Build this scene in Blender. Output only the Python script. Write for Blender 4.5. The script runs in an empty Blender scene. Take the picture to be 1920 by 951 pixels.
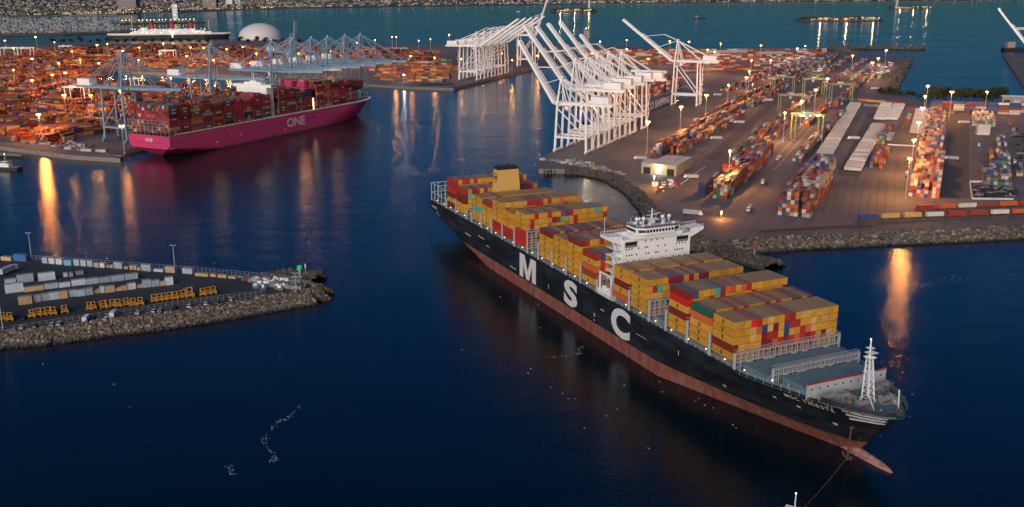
import bpy, bmesh, math, random
import numpy as np
from mathutils import Vector, Matrix
R = math.radians
sc = bpy.context.scene
col = sc.collection
random.seed(7); rng = np.random.default_rng(7)

# ------------------------------------------------------------------ camera, sky, sun, exposure
FPX = 1810.897                                   # focal length in pixels of the 1920 px wide photograph
PITCH = math.atan((475.5 + 24.182) / FPX)
CAMH = 288156.0 * math.cos(PITCH) / FPX          # metres above the water
cd = bpy.data.cameras.new('camera'); cam = bpy.data.objects.new('camera', cd); col.objects.link(cam)
cam.location = (0, 0, CAMH); cam.rotation_euler = (R(90) - PITCH, 0, 0)
cd.sensor_width = 36; cd.lens = FPX / 1920 * 36; cd.clip_start = 1; cd.clip_end = 60000
sc.camera = cam
w = bpy.data.worlds.new('World'); sc.world = w; w.use_nodes = True
nt = w.node_tree; bg = nt.nodes['Background']
sky = nt.nodes.new('ShaderNodeTexSky'); sky.sky_type = 'NISHITA'; sky.sun_disc = False
SUN_EL, SUN_AZ = 3.0, 200.0                      # the sun has just gone down behind the camera's left shoulder
sky.sun_elevation = R(SUN_EL); sky.sun_rotation = R(SUN_AZ); sky.air_density = 1.0; sky.ozone_density = 4.0; sky.dust_density = 0.4
tint = nt.nodes.new('ShaderNodeMix'); tint.data_type = 'RGBA'; tint.blend_type = 'MULTIPLY'; tint.inputs[0].default_value = 1
tint.inputs[7].default_value = (0.26, 0.65, 1.08, 1)
nt.links.new(sky.outputs[0], tint.inputs[6]); nt.links.new(tint.outputs[2], bg.inputs[0])
bg.inputs[1].default_value = 0.10
sl = bpy.data.lights.new('sun', 'SUN'); so = bpy.data.objects.new('sun', sl); col.objects.link(so)
sl.energy = 2.35; sl.angle = R(60); sl.color = (1.0, 0.86, 0.74)
sd = Vector((math.sin(R(SUN_AZ)), math.cos(R(SUN_AZ)), math.tan(R(20))))
so.rotation_euler = sd.to_track_quat('Z', 'Y').to_euler()
sc.view_settings.view_transform = 'Standard'; sc.view_settings.look = 'None'; sc.view_settings.gamma = 1
sc.view_settings.exposure = 0.55
sc.render.engine = 'CYCLES'
sc.cycles.use_denoising = True
try: sc.cycles.denoiser = 'OPENIMAGEDENOISE'
except Exception: pass
sc.cycles.denoising_input_passes = 'RGB_ALBEDO_NORMAL'; sc.cycles.denoising_prefilter = 'ACCURATE'
sc.cycles.max_bounces = 5; sc.cycles.diffuse_bounces = 2; sc.cycles.glossy_bounces = 3
sc.cycles.sample_clamp_indirect = 4; sc.cycles.sample_clamp_direct = 0
sc.cycles.caustics_reflective = False; sc.cycles.caustics_refractive = False

# ------------------------------------------------------------------ survey helpers
CT, ST = math.cos(PITCH), math.sin(PITCH)
def G(px, py, z=4.0):
    """World point at height z that the photograph shows at pixel (px, py)."""
    u = (px - 960) / FPX; v = (py - 475.5) / FPX
    d = (u, CT - v * ST, -ST - v * CT); t = (z - CAMH) / d[2]
    return Vector((d[0] * t, d[1] * t, z))
def px_of(p):
    Z = p[2] - CAMH; d = p[1] * CT - Z * ST
    return 960 + FPX * p[0] / d, 475.5 - FPX * (p[1] * ST + Z * CT) / d
class Frame:
    """s along a heading, r to its right, z up."""
    def __init__(s, x, y, hd):
        s.o = Vector((x, y, 0)); s.hd = hd
        s.h = Vector((math.cos(hd), math.sin(hd), 0)); s.r = Vector((s.h.y, -s.h.x, 0))
    def W(s, a, r, z=0): return s.o + s.h * a + s.r * r + Vector((0, 0, z))
    def inv(s, p): q = Vector((p[0], p[1], 0)) - s.o; return q.dot(s.h), q.dot(s.r)
MF = Frame(-30.615, 622.471, -1.140)             # black ship, s from stern to bow
PF = Frame(-339, 898, R(64.4))                   # magenta ship
QF = Frame(38, 896, R(65.5))                     # quay of the right terminal

def tag(o, label=None, cat=None, group=None, kind=None):
    for k, v in (('label', label), ('category', cat), ('group', group), ('kind', kind)):
        if v: o[k] = v
    return o
def empty(name, loc=(0, 0, 0), rz=0.0):
    o = bpy.data.objects.new(name, None); col.objects.link(o); o.location = loc; o.rotation_euler = (0, 0, rz); o.empty_display_size = 1
    return o
def copy_tree(o, parent=None):
    c = o.copy(); col.objects.link(c)
    if parent is not None: c.parent = parent
    for ch in list(o.children): copy_tree(ch, c)
    return c
ONES = 'zeroth first second third fourth fifth sixth seventh eighth ninth tenth eleventh twelfth thirteenth fourteenth fifteenth sixteenth seventeenth eighteenth nineteenth'.split()
TENS = {2: 'twenty', 3: 'thirty', 4: 'forty', 5: 'fifty', 6: 'sixty', 7: 'seventy', 8: 'eighty', 9: 'ninety'}
def ordw(n):
    if n < 20: return ONES[n]
    if n >= 100: return ('hundredth' if n == 100 else 'hundred-and-' + ordw(n - 100))
    t, u = divmod(n, 10)
    return TENS[t][:-1] + 'ieth' if u == 0 else TENS[t] + '-' + ONES[u]

# ------------------------------------------------------------------ materials
def lin(c):
    if isinstance(c, str):
        c = [int(c[i:i + 2], 16) / 255 for i in (0, 2, 4)]
        c = [x / 12.92 if x <= .04045 else ((x + .055) / 1.055) ** 2.4 for x in c]
    return tuple(c)
def newmat(name):
    m = bpy.data.materials.new(name); m.use_nodes = True
    return m, m.node_tree, m.node_tree.nodes['Principled BSDF']
def paint(name, c, rough=.55, dirt=.25, dcol=(.12, .09, .07), scale=.6, metal=0., rust=0., rustscale=.25, stretch=None):
    m, nt, b = newmat(name); L = nt.links; N = nt.nodes
    c = lin(c)
    geo = N.new('ShaderNodeNewGeometry'); mp = N.new('ShaderNodeMapping'); L.new(geo.outputs['Position'], mp.inputs[0])
    if stretch: mp.inputs['Scale'].default_value = stretch
    n = N.new('ShaderNodeTexNoise'); n.inputs['Scale'].default_value = scale; n.inputs['Detail'].default_value = 6; n.inputs['Roughness'].default_value = .65
    L.new(mp.outputs[0], n.inputs['Vector'])
    r = N.new('ShaderNodeMapRange'); r.inputs[1].default_value = .42; r.inputs[2].default_value = .75; r.inputs[4].default_value = dirt
    L.new(n.outputs[0], r.inputs[0])
    mx = N.new('ShaderNodeMix'); mx.data_type = 'RGBA'; mx.inputs[6].default_value = (*c, 1); mx.inputs[7].default_value = (*dcol, 1)
    L.new(r.outputs[0], mx.inputs[0]); out = mx.outputs[2]
    if rust:
        n2 = N.new('ShaderNodeTexNoise'); n2.inputs['Scale'].default_value = rustscale; n2.inputs['Detail'].default_value = 8; n2.inputs['Roughness'].default_value = .7
        L.new(mp.outputs[0], n2.inputs['Vector'])
        r2 = N.new('ShaderNodeMapRange'); r2.inputs[1].default_value = .46; r2.inputs[2].default_value = .58; r2.inputs[4].default_value = rust
        L.new(n2.outputs[0], r2.inputs[0])
        m2 = N.new('ShaderNodeMix'); m2.data_type = 'RGBA'; m2.inputs[7].default_value = (*lin('8a4426'), 1)
        L.new(out, m2.inputs[6]); L.new(r2.outputs[0], m2.inputs[0]); out = m2.outputs[2]
    L.new(out, b.inputs['Base Color']); b.inputs['Roughness'].default_value = rough; b.inputs['Metallic'].default_value = metal
    return m
def emit(name, c, s):
    m, nt, b = newmat(name); b.inputs['Base Color'].default_value = (*c, 1)
    b.inputs['Emission Color'].default_value = (*c, 1); b.inputs['Emission Strength'].default_value = s
    return m
def tinted(name, source, rough=.6, roof=.45, roofcol=(.16, .14, .105), dirt=.3):
    """Painted steel whose paint colour comes from the object's colour or from a face colour; roofs take grime plus a painted sky sheen."""
    m, nt, b = newmat(name); L = nt.links; N = nt.nodes
    if source == 'object': a = N.new('ShaderNodeObjectInfo'); cc = a.outputs['Color']
    else: a = N.new('ShaderNodeAttribute'); a.attribute_name = 'Paint'; cc = a.outputs['Color']
    geo = N.new('ShaderNodeNewGeometry')
    n = N.new('ShaderNodeTexNoise'); n.inputs['Scale'].default_value = .55; n.inputs['Detail'].default_value = 6; L.new(geo.outputs['Position'], n.inputs['Vector'])
    r = N.new('ShaderNodeMapRange'); r.inputs[1].default_value = .4; r.inputs[2].default_value = .8; r.inputs[4].default_value = dirt; L.new(n.outputs[0], r.inputs[0])
    mx = N.new('ShaderNodeMix'); mx.data_type = 'RGBA'; mx.inputs[7].default_value = (.07, .045, .03, 1); L.new(r.outputs[0], mx.inputs[0]); L.new(cc, mx.inputs[6])
    sx = N.new('ShaderNodeSeparateXYZ'); L.new(geo.outputs['Normal'], sx.inputs[0])
    r2 = N.new('ShaderNodeMapRange'); r2.inputs[1].default_value = .8; r2.inputs[2].default_value = .95; r2.inputs[4].default_value = roof; L.new(sx.outputs[2], r2.inputs[0])
    m2 = N.new('ShaderNodeMix'); m2.data_type = 'RGBA'; m2.inputs[7].default_value = (*roofcol, 1); L.new(r2.outputs[0], m2.inputs[0]); L.new(mx.outputs[2], m2.inputs[6])  # grime and the dulling sheen of the sky, both mixed into upward faces
    L.new(m2.outputs[2], b.inputs['Base Color']); b.inputs['Roughness'].default_value = rough
    return m
M = {}
M['cont'] = tinted('container_paint', 'object', roof=.62, roofcol=(.18, .17, .125)); M['contA'] = tinted('container_paint_mixed', 'attr', roof=.6, roofcol=(.18, .17, .125))
M['yardA'] = tinted('yard_container_paint', 'attr', roof=.18, dirt=.35)
M['white_steel'] = paint('white_steel', (.84, .84, .83), .45, .25, (.35, .33, .3))
M['crane_white'] = paint('crane_white', (.84, .83, .82), .5, .3, (.4, .38, .36), .15)
M['crane_blue'] = paint('crane_blue', (.17, .29, .40), .5, .3, (.18, .24, .3), .15)
M['gantry_green'] = paint('gantry_green', (.20, .24, .13), .55, .3, (.1, .1, .06), .3)
M['pale_grey'] = paint('pale_grey', (.42, .45, .46), .5, .35, (.25, .22, .2))
M['grey_steel'] = paint('grey_steel', (.2, .22, .23), .55, .35, (.12, .09, .07))
M['black_hull'] = paint('black_hull', (.007, .009, .013), .5, .8, (.03, .04, .055), .06, stretch=(1, 1, 3))
M['red_boot'] = paint('antifouling', (.165, .05, .04), .7, .75, (.30, .22, .18), .35, rust=.7, rustscale=.5, stretch=(1, 1, .3))
M['deck_teal'] = paint('deck_teal', (.075, .16, .18), .6, .45, (.05, .05, .05), .5)
M['hatch_blue'] = paint('hatch_blue', (.11, .19, .23), .6, .45, (.05, .06, .07), .25)
M['funnel_yellow'] = paint('funnel_yellow', (.66, .38, .10), .5, .15, (.4, .22, .06))
M['black_paint'] = paint('black_paint', (.015, .015, .016), .5, .3, (.05, .05, .05))
M['letter_white'] = paint('letter_white', (.66, .66, .64), .5, .35, (.35, .34, .32), .5)
M['magenta'] = paint('magenta_hull', (.52, .045, .155), .42, .3, (.36, .03, .12), .08, stretch=(1, 1, 3))
M['blue_hull'] = paint('blue_hull', (.01, .055, .28), .45, .2, (.03, .06, .15), .1)
M['glass'] = paint('dark_glass', (.015, .02, .025), .12, 0)
M['red_paint'] = paint('red_paint', (.5, .04, .03), .5, .2)
M['orange'] = paint('orange_paint', (.7, .2, .03), .5, .2)
M['machine_yellow'] = paint('machine_yellow', (.55, .27, .03), .5, .35, (.15, .09, .04), 1.5)
M['rubber'] = paint('rubber', (.02, .02, .02), .8, .2)
M['rust'] = paint('rust', (.16, .07, .04), .8, .5, (.06, .04, .03), .8)
M['chain'] = paint('chain', (.10, .06, .045), .8, .2)
M['concrete'] = paint('concrete', (.23, .205, .18), .85, .5, (.10, .085, .075), .2)
M['timber'] = paint('timber_piles', (.05, .04, .035), .9, .4)
M['warehouse_wall'] = paint('warehouse_wall', (.42, .36, .22), .7, .25, (.25, .2, .14), .3)
M['roof_sheet'] = paint('roof_sheet', (.42, .45, .47), .6, .4, (.22, .22, .22), .3)
M['tan_wall'] = paint('tan_wall', (.30, .26, .22), .8, .3, (.14, .12, .1), .1)
M['dome'] = paint('dome_white', (.62, .61, .60), .5, .2, (.45, .44, .43), .05)
M['bark'] = paint('bark', (.06, .04, .03), .9, .3)
M['leaf'] = paint('leaf', (.03, .045, .014), .75, .6, (.06, .055, .016), .5)
M['worn_white'] = paint('worn_white', (.26, .25, .23), .7, .6, (.12, .1, .1), .5)
M['foam'] = paint('foam', (.75, .8, .85), .6, 0)
M['lamp_amber'] = emit('lamp_amber', (1, .42, .10), 8)
M['lamp_warm'] = emit('lamp_warm', (1, .66, .32), 4)
M['lamp_dim'] = emit('lamp_dim', (1, .8, .45), 2.2)
M['lamp_dots'] = emit('lamp_dots', (1, .88, .58), 1.2)
M['lamp_white'] = emit('lamp_white', (.95, .97, 1), 10)
M['green_light'] = emit('green_light', (.02, .45, .2), .25)
# rocks
def rock_mat(name, cols, wet):
    m, nt, b = newmat(name); L = nt.links; N = nt.nodes
    g = N.new('ShaderNodeNewGeometry'); cr = N.new('ShaderNodeValToRGB'); cr.color_ramp.interpolation = 'LINEAR'
    while len(cr.color_ramp.elements) < len(cols): cr.color_ramp.elements.new(.5)
    for k, c in enumerate(cols): cr.color_ramp.elements[k].position = k / (len(cols) - 1); cr.color_ramp.elements[k].color = (*c, 1)
    L.new(g.outputs['Random Per Island'], cr.inputs[0])
    n = N.new('ShaderNodeTexNoise'); n.inputs['Scale'].default_value = 1.3; n.inputs['Detail'].default_value = 6; L.new(g.outputs['Position'], n.inputs['Vector'])
    mx = N.new('ShaderNodeMix'); mx.data_type = 'RGBA'; mx.blend_type = 'MULTIPLY'; mx.inputs[0].default_value = .7; L.new(cr.outputs[0], mx.inputs[6]); L.new(n.outputs['Color'], mx.inputs[7])
    sp = N.new('ShaderNodeSeparateXYZ'); L.new(g.outputs['Position'], sp.inputs[0])      # weed and wet stone at the tide line
    r = N.new('ShaderNodeMapRange'); r.inputs[1].default_value = .5; r.inputs[2].default_value = 1.5; r.inputs[3].default_value = 1; r.inputs[4].default_value = 0; L.new(sp.outputs[2], r.inputs[0])
    m2 = N.new('ShaderNodeMix'); m2.data_type = 'RGBA'; m2.inputs[7].default_value = (.02, .018, .014, 1); L.new(mx.outputs[2], m2.inputs[6]); L.new(r.outputs[0], m2.inputs[0])
    L.new(m2.outputs[2], b.inputs['Base Color']); b.inputs['Roughness'].default_value = .85; return m
M['rock'] = rock_mat('boulders', [(.05, .042, .035), (.26, .21, .15), (.12, .10, .085), (.48, .40, .30), (.09, .075, .06), (.2, .165, .13)], 1)
M['rock_dark'] = rock_mat('boulders_dark', [(.05, .045, .04), (.16, .14, .11), (.09, .08, .07), (.24, .20, .16)], 1)
# ground: worn asphalt with joints, stains and painted bay lines
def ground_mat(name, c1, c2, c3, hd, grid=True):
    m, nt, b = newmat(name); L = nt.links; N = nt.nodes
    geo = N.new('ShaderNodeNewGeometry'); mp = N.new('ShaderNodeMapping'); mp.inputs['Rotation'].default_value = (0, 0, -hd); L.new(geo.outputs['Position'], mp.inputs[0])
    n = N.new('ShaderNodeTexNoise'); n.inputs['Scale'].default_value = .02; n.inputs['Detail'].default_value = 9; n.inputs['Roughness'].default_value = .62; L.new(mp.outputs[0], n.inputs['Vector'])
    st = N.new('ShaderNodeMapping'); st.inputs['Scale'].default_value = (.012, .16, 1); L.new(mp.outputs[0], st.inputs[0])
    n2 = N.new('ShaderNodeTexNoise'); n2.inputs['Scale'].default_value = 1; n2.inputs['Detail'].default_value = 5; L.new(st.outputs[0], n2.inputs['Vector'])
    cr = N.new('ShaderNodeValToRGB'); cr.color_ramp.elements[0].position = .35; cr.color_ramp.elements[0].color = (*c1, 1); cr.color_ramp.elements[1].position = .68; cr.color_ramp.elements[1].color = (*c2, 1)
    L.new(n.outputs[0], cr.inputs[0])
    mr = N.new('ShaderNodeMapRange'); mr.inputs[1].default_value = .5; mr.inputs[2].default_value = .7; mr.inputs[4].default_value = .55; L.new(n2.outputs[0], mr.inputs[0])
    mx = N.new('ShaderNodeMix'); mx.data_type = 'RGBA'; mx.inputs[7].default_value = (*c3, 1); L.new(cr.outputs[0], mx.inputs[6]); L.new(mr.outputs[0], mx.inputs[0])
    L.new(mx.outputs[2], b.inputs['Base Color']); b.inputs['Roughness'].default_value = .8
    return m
M['asphalt'] = ground_mat('yard_asphalt', (.095, .088, .094), (.15, .138, .14), (.062, .056, .06), R(65.5))
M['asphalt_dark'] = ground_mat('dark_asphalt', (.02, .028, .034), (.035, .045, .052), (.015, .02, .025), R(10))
M['road'] = ground_mat('road_surface', (.05, .048, .05), (.08, .075, .075), (.04, .038, .04), R(65.5))
M['sand'] = ground_mat('beach_sand', (.16, .14, .13), (.22, .19, .17), (.12, .1, .1), R(5))
M['city'] = ground_mat('city_ground', (.018, .022, .026), (.045, .05, .055), (.02, .03, .03), R(5))
# water
def water_mat():
    m, nt, b = newmat('sea_water'); L = nt.links; N = nt.nodes
    geo = N.new('ShaderNodeNewGeometry')
    mp = N.new('ShaderNodeMapping'); mp.inputs['Scale'].default_value = (.6, 1.35, 1); mp.inputs['Rotation'].default_value = (0, 0, .12); L.new(geo.outputs['Position'], mp.inputs[0])
    n1 = N.new('ShaderNodeTexNoise'); n1.inputs['Scale'].default_value = .95; n1.inputs['Detail'].default_value = 3; n1.inputs['Roughness'].default_value = .55; L.new(mp.outputs[0], n1.inputs['Vector'])
    n2 = N.new('ShaderNodeTexNoise'); n2.inputs['Scale'].default_value = .035; n2.inputs['Detail'].default_value = 4; L.new(mp.outputs[0], n2.inputs['Vector'])
    n3 = N.new('ShaderNodeTexNoise'); n3.inputs['Scale'].default_value = .006; n3.inputs['Detail'].default_value = 5; n3.inputs['Distortion'].default_value = 1.6; L.new(mp.outputs[0], n3.inputs['Vector'])
    b1 = N.new('ShaderNodeBump'); b1.inputs['Strength'].default_value = .7; b1.inputs['Distance'].default_value = .16; L.new(n1.outputs[0], b1.inputs['Height'])
    b2 = N.new('ShaderNodeBump'); b2.inputs['Strength'].default_value = .38; b2.inputs['Distance'].default_value = .8; L.new(n2.outputs[0], b2.inputs['Height']); L.new(b1.outputs[0], b2.inputs['Normal'])
    L.new(b2.outputs[0], b.inputs['Normal'])
    r = N.new('ShaderNodeMapRange'); r.inputs[1].default_value = .35; r.inputs[2].default_value = .65; r.inputs[3].default_value = .06; r.inputs[4].default_value = .15; L.new(n3.outputs[0], r.inputs[0])
    L.new(r.outputs[0], b.inputs['Roughness'])
    b.inputs['Base Color'].default_value = (.0002, .0072, .0135, 1); b.inputs['IOR'].default_value = 1.34
    return m
M['water'] = water_mat()

# ------------------------------------------------------------------ mesh builders
class MB:
    def __init__(s): s.v = []; s.f = []; s.m = []; s.cur = 0
    def add(s, vs, fs):
        o = len(s.v); s.v += [tuple(v) for v in vs]; s.f += [tuple(i + o for i in f) for f in fs]; s.m += [s.cur] * len(fs)
    def box(s, x0, x1, y0, y1, z0, z1, taper=None):
        tx, ty = taper or (0, 0)
        s.add([(x0, y0, z0), (x1, y0, z0), (x1, y1, z0), (x0, y1, z0), (x0 + tx, y0 + ty, z1), (x1 - tx, y0 + ty, z1), (x1 - tx, y1 - ty, z1), (x0 + tx, y1 - ty, z1)],
              [(3, 2, 1, 0), (4, 5, 6, 7), (0, 1, 5, 4), (1, 2, 6, 5), (2, 3, 7, 6), (3, 0, 4, 7)])
    def bar(s, a, b, w, h=None, w2=None):
        a = Vector(a); b = Vector(b); h = h or w; d = (b - a).normalized(); k = (w2 / w) if w2 else 1
        up = Vector((0, 0, 1)) if abs(d.z) < .9 else Vector((0, 1, 0))
        x = d.cross(up).normalized(); y = x.cross(d).normalized()
        vs = []
        for p, q in ((a, 1), (b, k)):
            for i, j in ((-1, -1), (1, -1), (1, 1), (-1, 1)): vs.append(p + x * (i * w / 2 * q) + y * (j * h / 2 * q))
        s.add(vs, [(3, 2, 1, 0), (4, 5, 6, 7), (0, 1, 5, 4), (1, 2, 6, 5), (2, 3, 7, 6), (3, 0, 4, 7)])
    def tube(s, a, b, r, n=6, r2=None):
        a = Vector(a); b = Vector(b); r2 = r if r2 is None else r2; d = (b - a).normalized()
        up = Vector((0, 0, 1)) if abs(d.z) < .9 else Vector((1, 0, 0))
        x = d.cross(up).normalized(); y = x.cross(d); vs = []
        for p, q in ((a, r), (b, r2)):
            for i in range(n): t = 2 * math.pi * i / n; vs.append(p + x * math.cos(t) * q + y * math.sin(t) * q)
        s.add(vs, [(i, (i + 1) % n, n + (i + 1) % n, n + i) for i in range(n)] + [tuple(range(n))[::-1], tuple(range(n, 2 * n))])
    def prism(s, pts, z0, z1):
        n = len(pts)
        s.add([(p[0], p[1], z0) for p in pts] + [(p[0], p[1], z1) for p in pts], [tuple(range(n))[::-1], tuple(range(n, 2 * n))] + [(i, (i + 1) % n, n + (i + 1) % n, n + i) for i in range(n)])
    def sphere(s, c, r, nu=8, nv=5, sc_=(1, 1, 1), jit=0):
        vs = [(c[0], c[1], c[2] + r * sc_[2])]
        for j in range(1, nv):
            for i in range(nu):
                a = math.pi * j / nv; t = 2 * math.pi * i / nu; k = 1 + (random.random() - .5) * jit
                vs.append((c[0] + r * sc_[0] * k * math.sin(a) * math.cos(t), c[1] + r * sc_[1] * k * math.sin(a) * math.sin(t), c[2] + r * sc_[2] * k * math.cos(a)))
        vs.append((c[0], c[1], c[2] - r * sc_[2])); fs = []
        for i in range(nu): fs.append((0, 1 + i, 1 + (i + 1) % nu)); fs.append((len(vs) - 1, 1 + (nv - 2) * nu + (i + 1) % nu, 1 + (nv - 2) * nu + i))
        for j in range(nv - 2):
            for i in range(nu): a = 1 + j * nu; fs.append((a + i, a + nu + i, a + nu + (i + 1) % nu, a + (i + 1) % nu))
        s.add(vs, fs)
    def mesh(s, name, mats):
        me = bpy.data.meshes.new(name); me.from_pydata(s.v, [], s.f)
        for m in (mats if isinstance(mats, (list, tuple)) else [mats]): me.materials.append(m)
        if any(s.m): me.polygons.foreach_set('material_index', s.m)
        me.update(); return me
    def build(s, name, mats, parent=None):
        o = bpy.data.objects.new(name, s.mesh(name, mats)); col.objects.link(o)
        if parent is not None: o.parent = parent
        return o
def part(name, mat, parent, fn):
    b = MB(); fn(b); return b.build(name, mat, parent)

def parts(name, mat, parent, fns):
    return [part(name, mat, parent, f) for f in fns]

class Bulk:
    """Many boxes as one mesh with a paint colour per face (masses nobody could count)."""
    F = np.array([(0, 1, 5, 4), (1, 2, 6, 5), (2, 3, 7, 6), (3, 0, 4, 7), (4, 5, 6, 7)])
    def __init__(s): s.r = []
    def add(s, x, y, z, L, W, H, yaw, c, tone=1): s.r.append((x, y, z, L, W, H, yaw, c[0] * tone, c[1] * tone, c[2] * tone))
    def build(s, name, mat, parent=None):
        a = np.array(s.r); n = len(a)
        cx, cy = np.cos(a[:, 6]), np.sin(a[:, 6]); L, W = a[:, 3] / 2, a[:, 4] / 2
        V = np.zeros((n, 8, 3))
        for k, (i, j) in enumerate(((-1, -1), (1, -1), (1, 1), (-1, 1))):
            for q in (0, 4):
                V[:, k + q, 0] = a[:, 0] + cx * L * i - cy * W * j; V[:, k + q, 1] = a[:, 1] + cy * L * i + cx * W * j
                V[:, k + q, 2] = a[:, 2] + (a[:, 5] if q else 0)
        nf = 5 * n; idx = (s.F[None] + (np.arange(n) * 8)[:, None, None]).reshape(-1)
        me = bpy.data.meshes.new(name); me.vertices.add(8 * n); me.vertices.foreach_set('co', V.reshape(-1))
        me.loops.add(4 * nf); me.loops.foreach_set('vertex_index', idx.astype(np.int32))
        me.polygons.add(nf); me.polygons.foreach_set('loop_start', np.arange(0, 4 * nf, 4, dtype=np.int32))
        at = me.attributes.new('Paint', 'FLOAT_COLOR', 'FACE'); c = np.ones((n, 5, 4)); c[:, :, :3] = a[:, None, 7:10]
        at.data.foreach_set('color', c.reshape(-1)); me.materials.append(mat); me.polygons.foreach_set('use_smooth', np.zeros(nf, dtype=bool)); me.update(calc_edges=True); me.validate()
        o = bpy.data.objects.new(name, me); col.objects.link(o)
        if parent is not None: o.parent = parent
        return o

FONT = None
def text_verts(txt, h, bold=.0, space=1.0):
    """Flat lettering as (verts, faces), x to the right, y up, baseline at 0, cap height h."""
    c = bpy.data.curves.new('t', 'FONT'); c.body = txt; c.size = 1; c.offset = bold; c.space_character = space; c.resolution_u = 4
    o = bpy.data.objects.new('t', c); col.objects.link(o)
    me = o.to_mesh(); vs = [v.co.copy() for v in me.vertices]; fs = [tuple(p.vertices) for p in me.polygons]
    o.to_mesh_clear(); bpy.data.objects.remove(o); bpy.data.curves.remove(c)
    y0 = min(v.y for v in vs); y1 = max(v.y for v in vs); x0 = min(v.x for v in vs); k = h / (y1 - y0)
    return [((v.x - x0) * k, (v.y - y0) * k) for v in vs], fs

# ------------------------------------------------------------------ sea and land
def sheet(name, pts, z, mat, kind='structure', label=None, cat=None):
    bm = bmesh.new(); f = bm.faces.new([bm.verts.new((p[0], p[1], z)) for p in pts])
    if f.normal.z < 0: bmesh.ops.reverse_faces(bm, faces=[f])
    bm.normal_update()
    if f.normal.z < 0: f.normal_flip()
    bmesh.ops.triangulate(bm, faces=[f]); me = bpy.data.meshes.new(name); bm.to_mesh(me); bm.free(); me.materials.append(mat)
    o = bpy.data.objects.new(name, me); col.objects.link(o); return tag(o, label, cat, None, kind)
def slab(name, pts, z0, z1, mats, kind='structure'):
    bm = bmesh.new(); f = bm.faces.new([bm.verts.new((p[0], p[1], z1)) for p in pts]); bm.normal_update()
    if f.normal.z < 0: f.normal_flip()
    r = bmesh.ops.extrude_face_region(bm, geom=[f]); vs = [e for e in r['geom'] if isinstance(e, bmesh.types.BMVert)]
    # keep the original face as the bottom
    for v in f.verts: v.co.z = z0
    for q in bm.faces: q.material_index = 1
    for q in bm.faces:
        if all(abs(v.co.z - z1) < 1e-4 for v in q.verts): q.material_index = 0
    bm.normal_update(); bmesh.ops.triangulate(bm, faces=[q for q in bm.faces if len(q.verts) > 4]); bmesh.ops.recalc_face_normals(bm, faces=bm.faces)
    me = bpy.data.meshes.new(name); bm.to_mesh(me); bm.free()
    for m in mats: me.materials.append(m)
    o = bpy.data.objects.new(name, me); col.objects.link(o); return tag(o, None, None, None, kind)
part('water', M['water'], None, lambda b: b.add([(-26000, -600, 0), (26000, -600, 0), (26000, 45000, 0), (-26000, 45000, 0)], [(0, 1, 2, 3)]))['kind'] = 'structure'
A4 = lambda *q: [tuple(G(x, y))[:2] for x, y in q]
term = A4((1008, 303)) + [tuple(QF.W(s, -4))[:2] for s in (0, 640)] + [(75, 1965)] + A4((990, 130), (940, 142), (850, 165), (770, 163), (695, 158))
term += A4((560, 150), (430, 142), (220, 133)) + [(-760, 1640), (-560, 1500), (-440, 1490), tuple(PF.W(395, -33))[:2], tuple(PF.W(-20, -33))[:2]]
term += A4((225, 297), (130, 291), (0, 274)) + [(-900, 1000), (-1500, 1400), (-1900, 2700)] + A4((0, 80), (100, 82), (200, 82), (400, 84), (440, 76), (540, 76), (600, 84), (700, 84), (850, 86), (1000, 84), (1100, 84), (1200, 88), (1330, 95), (1450, 92), (1560, 96), (1700, 108), (1690, 128), (1660, 176), (1745, 190), (1920, 193), (2400, 205), (2500, 400), (1920, 425), (1700, 435), (1500, 444), (1420, 450), (1340, 455), (1300, 445), (1250, 412), (1222, 380), (1195, 352), (1150, 327), (1100, 317), (1010, 317))
slab('terminal_ground', term, -3, 4, [M['asphalt'], M['concrete']])
pier = A4((-400, 470), (0, 484), (60, 486), (240, 500), (430, 515), (540, 526), (575, 531), (590, 538), (592, 543), (582, 549), (550, 554), (500, 562), (400, 579), (300, 594), (200, 605), (100, 619), (0, 627), (-400, 668))
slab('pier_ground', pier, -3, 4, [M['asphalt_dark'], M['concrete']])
prm = A4((-400, 655), (0, 618), (100, 607), (200, 592), (300, 579), (400, 565), (500, 551), (550, 545), (560, 548), (500, 560), (400, 576), (300, 591), (200, 602), (100, 616), (0, 624), (-400, 664))
sheet('perimeter_road', prm, 4.05, paint('perimeter_asphalt', (.075, .06, .06), .8, .4, (.04, .035, .035), .2))
city = [tuple(G(x, y, 2))[:2] for x, y in ((-1500, 44), (0, 31), (60, 31), (90, 32), (130, 28), (215, 28), (270, 22), (300, 24), (330, 25), (380, 21), (430, 19.5), (480, 18.5), (560, 15.5), (700, 13), (800, 11.5), (950, 9.5), (1100, 8), (1250, 7), (1400, 5.5), (1550, 4.5), (1700, 3.5), (1850, 2.5))]
slab('city_land', city + [(16000, 40000), (-20000, 40000), (-20000, 5000)], -1, 2, [M['city'], M['sand']])
beach = []
q = ((0, 31), (90, 32), (130, 28), (215, 28), (270, 22), (330, 25), (430, 19.5), (560, 15.5), (800, 11.5), (1100, 8), (1400, 5.5), (1850, 2.5))
for x, y in q: beach.append(tuple(G(x, y, 2))[:2])
for x, y in q[::-1]: beach.append(tuple(G(x, y - (.8 if x > 300 else 2), 2))[:2])
sheet('beach', beach, 2.2, M['sand'])

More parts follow.
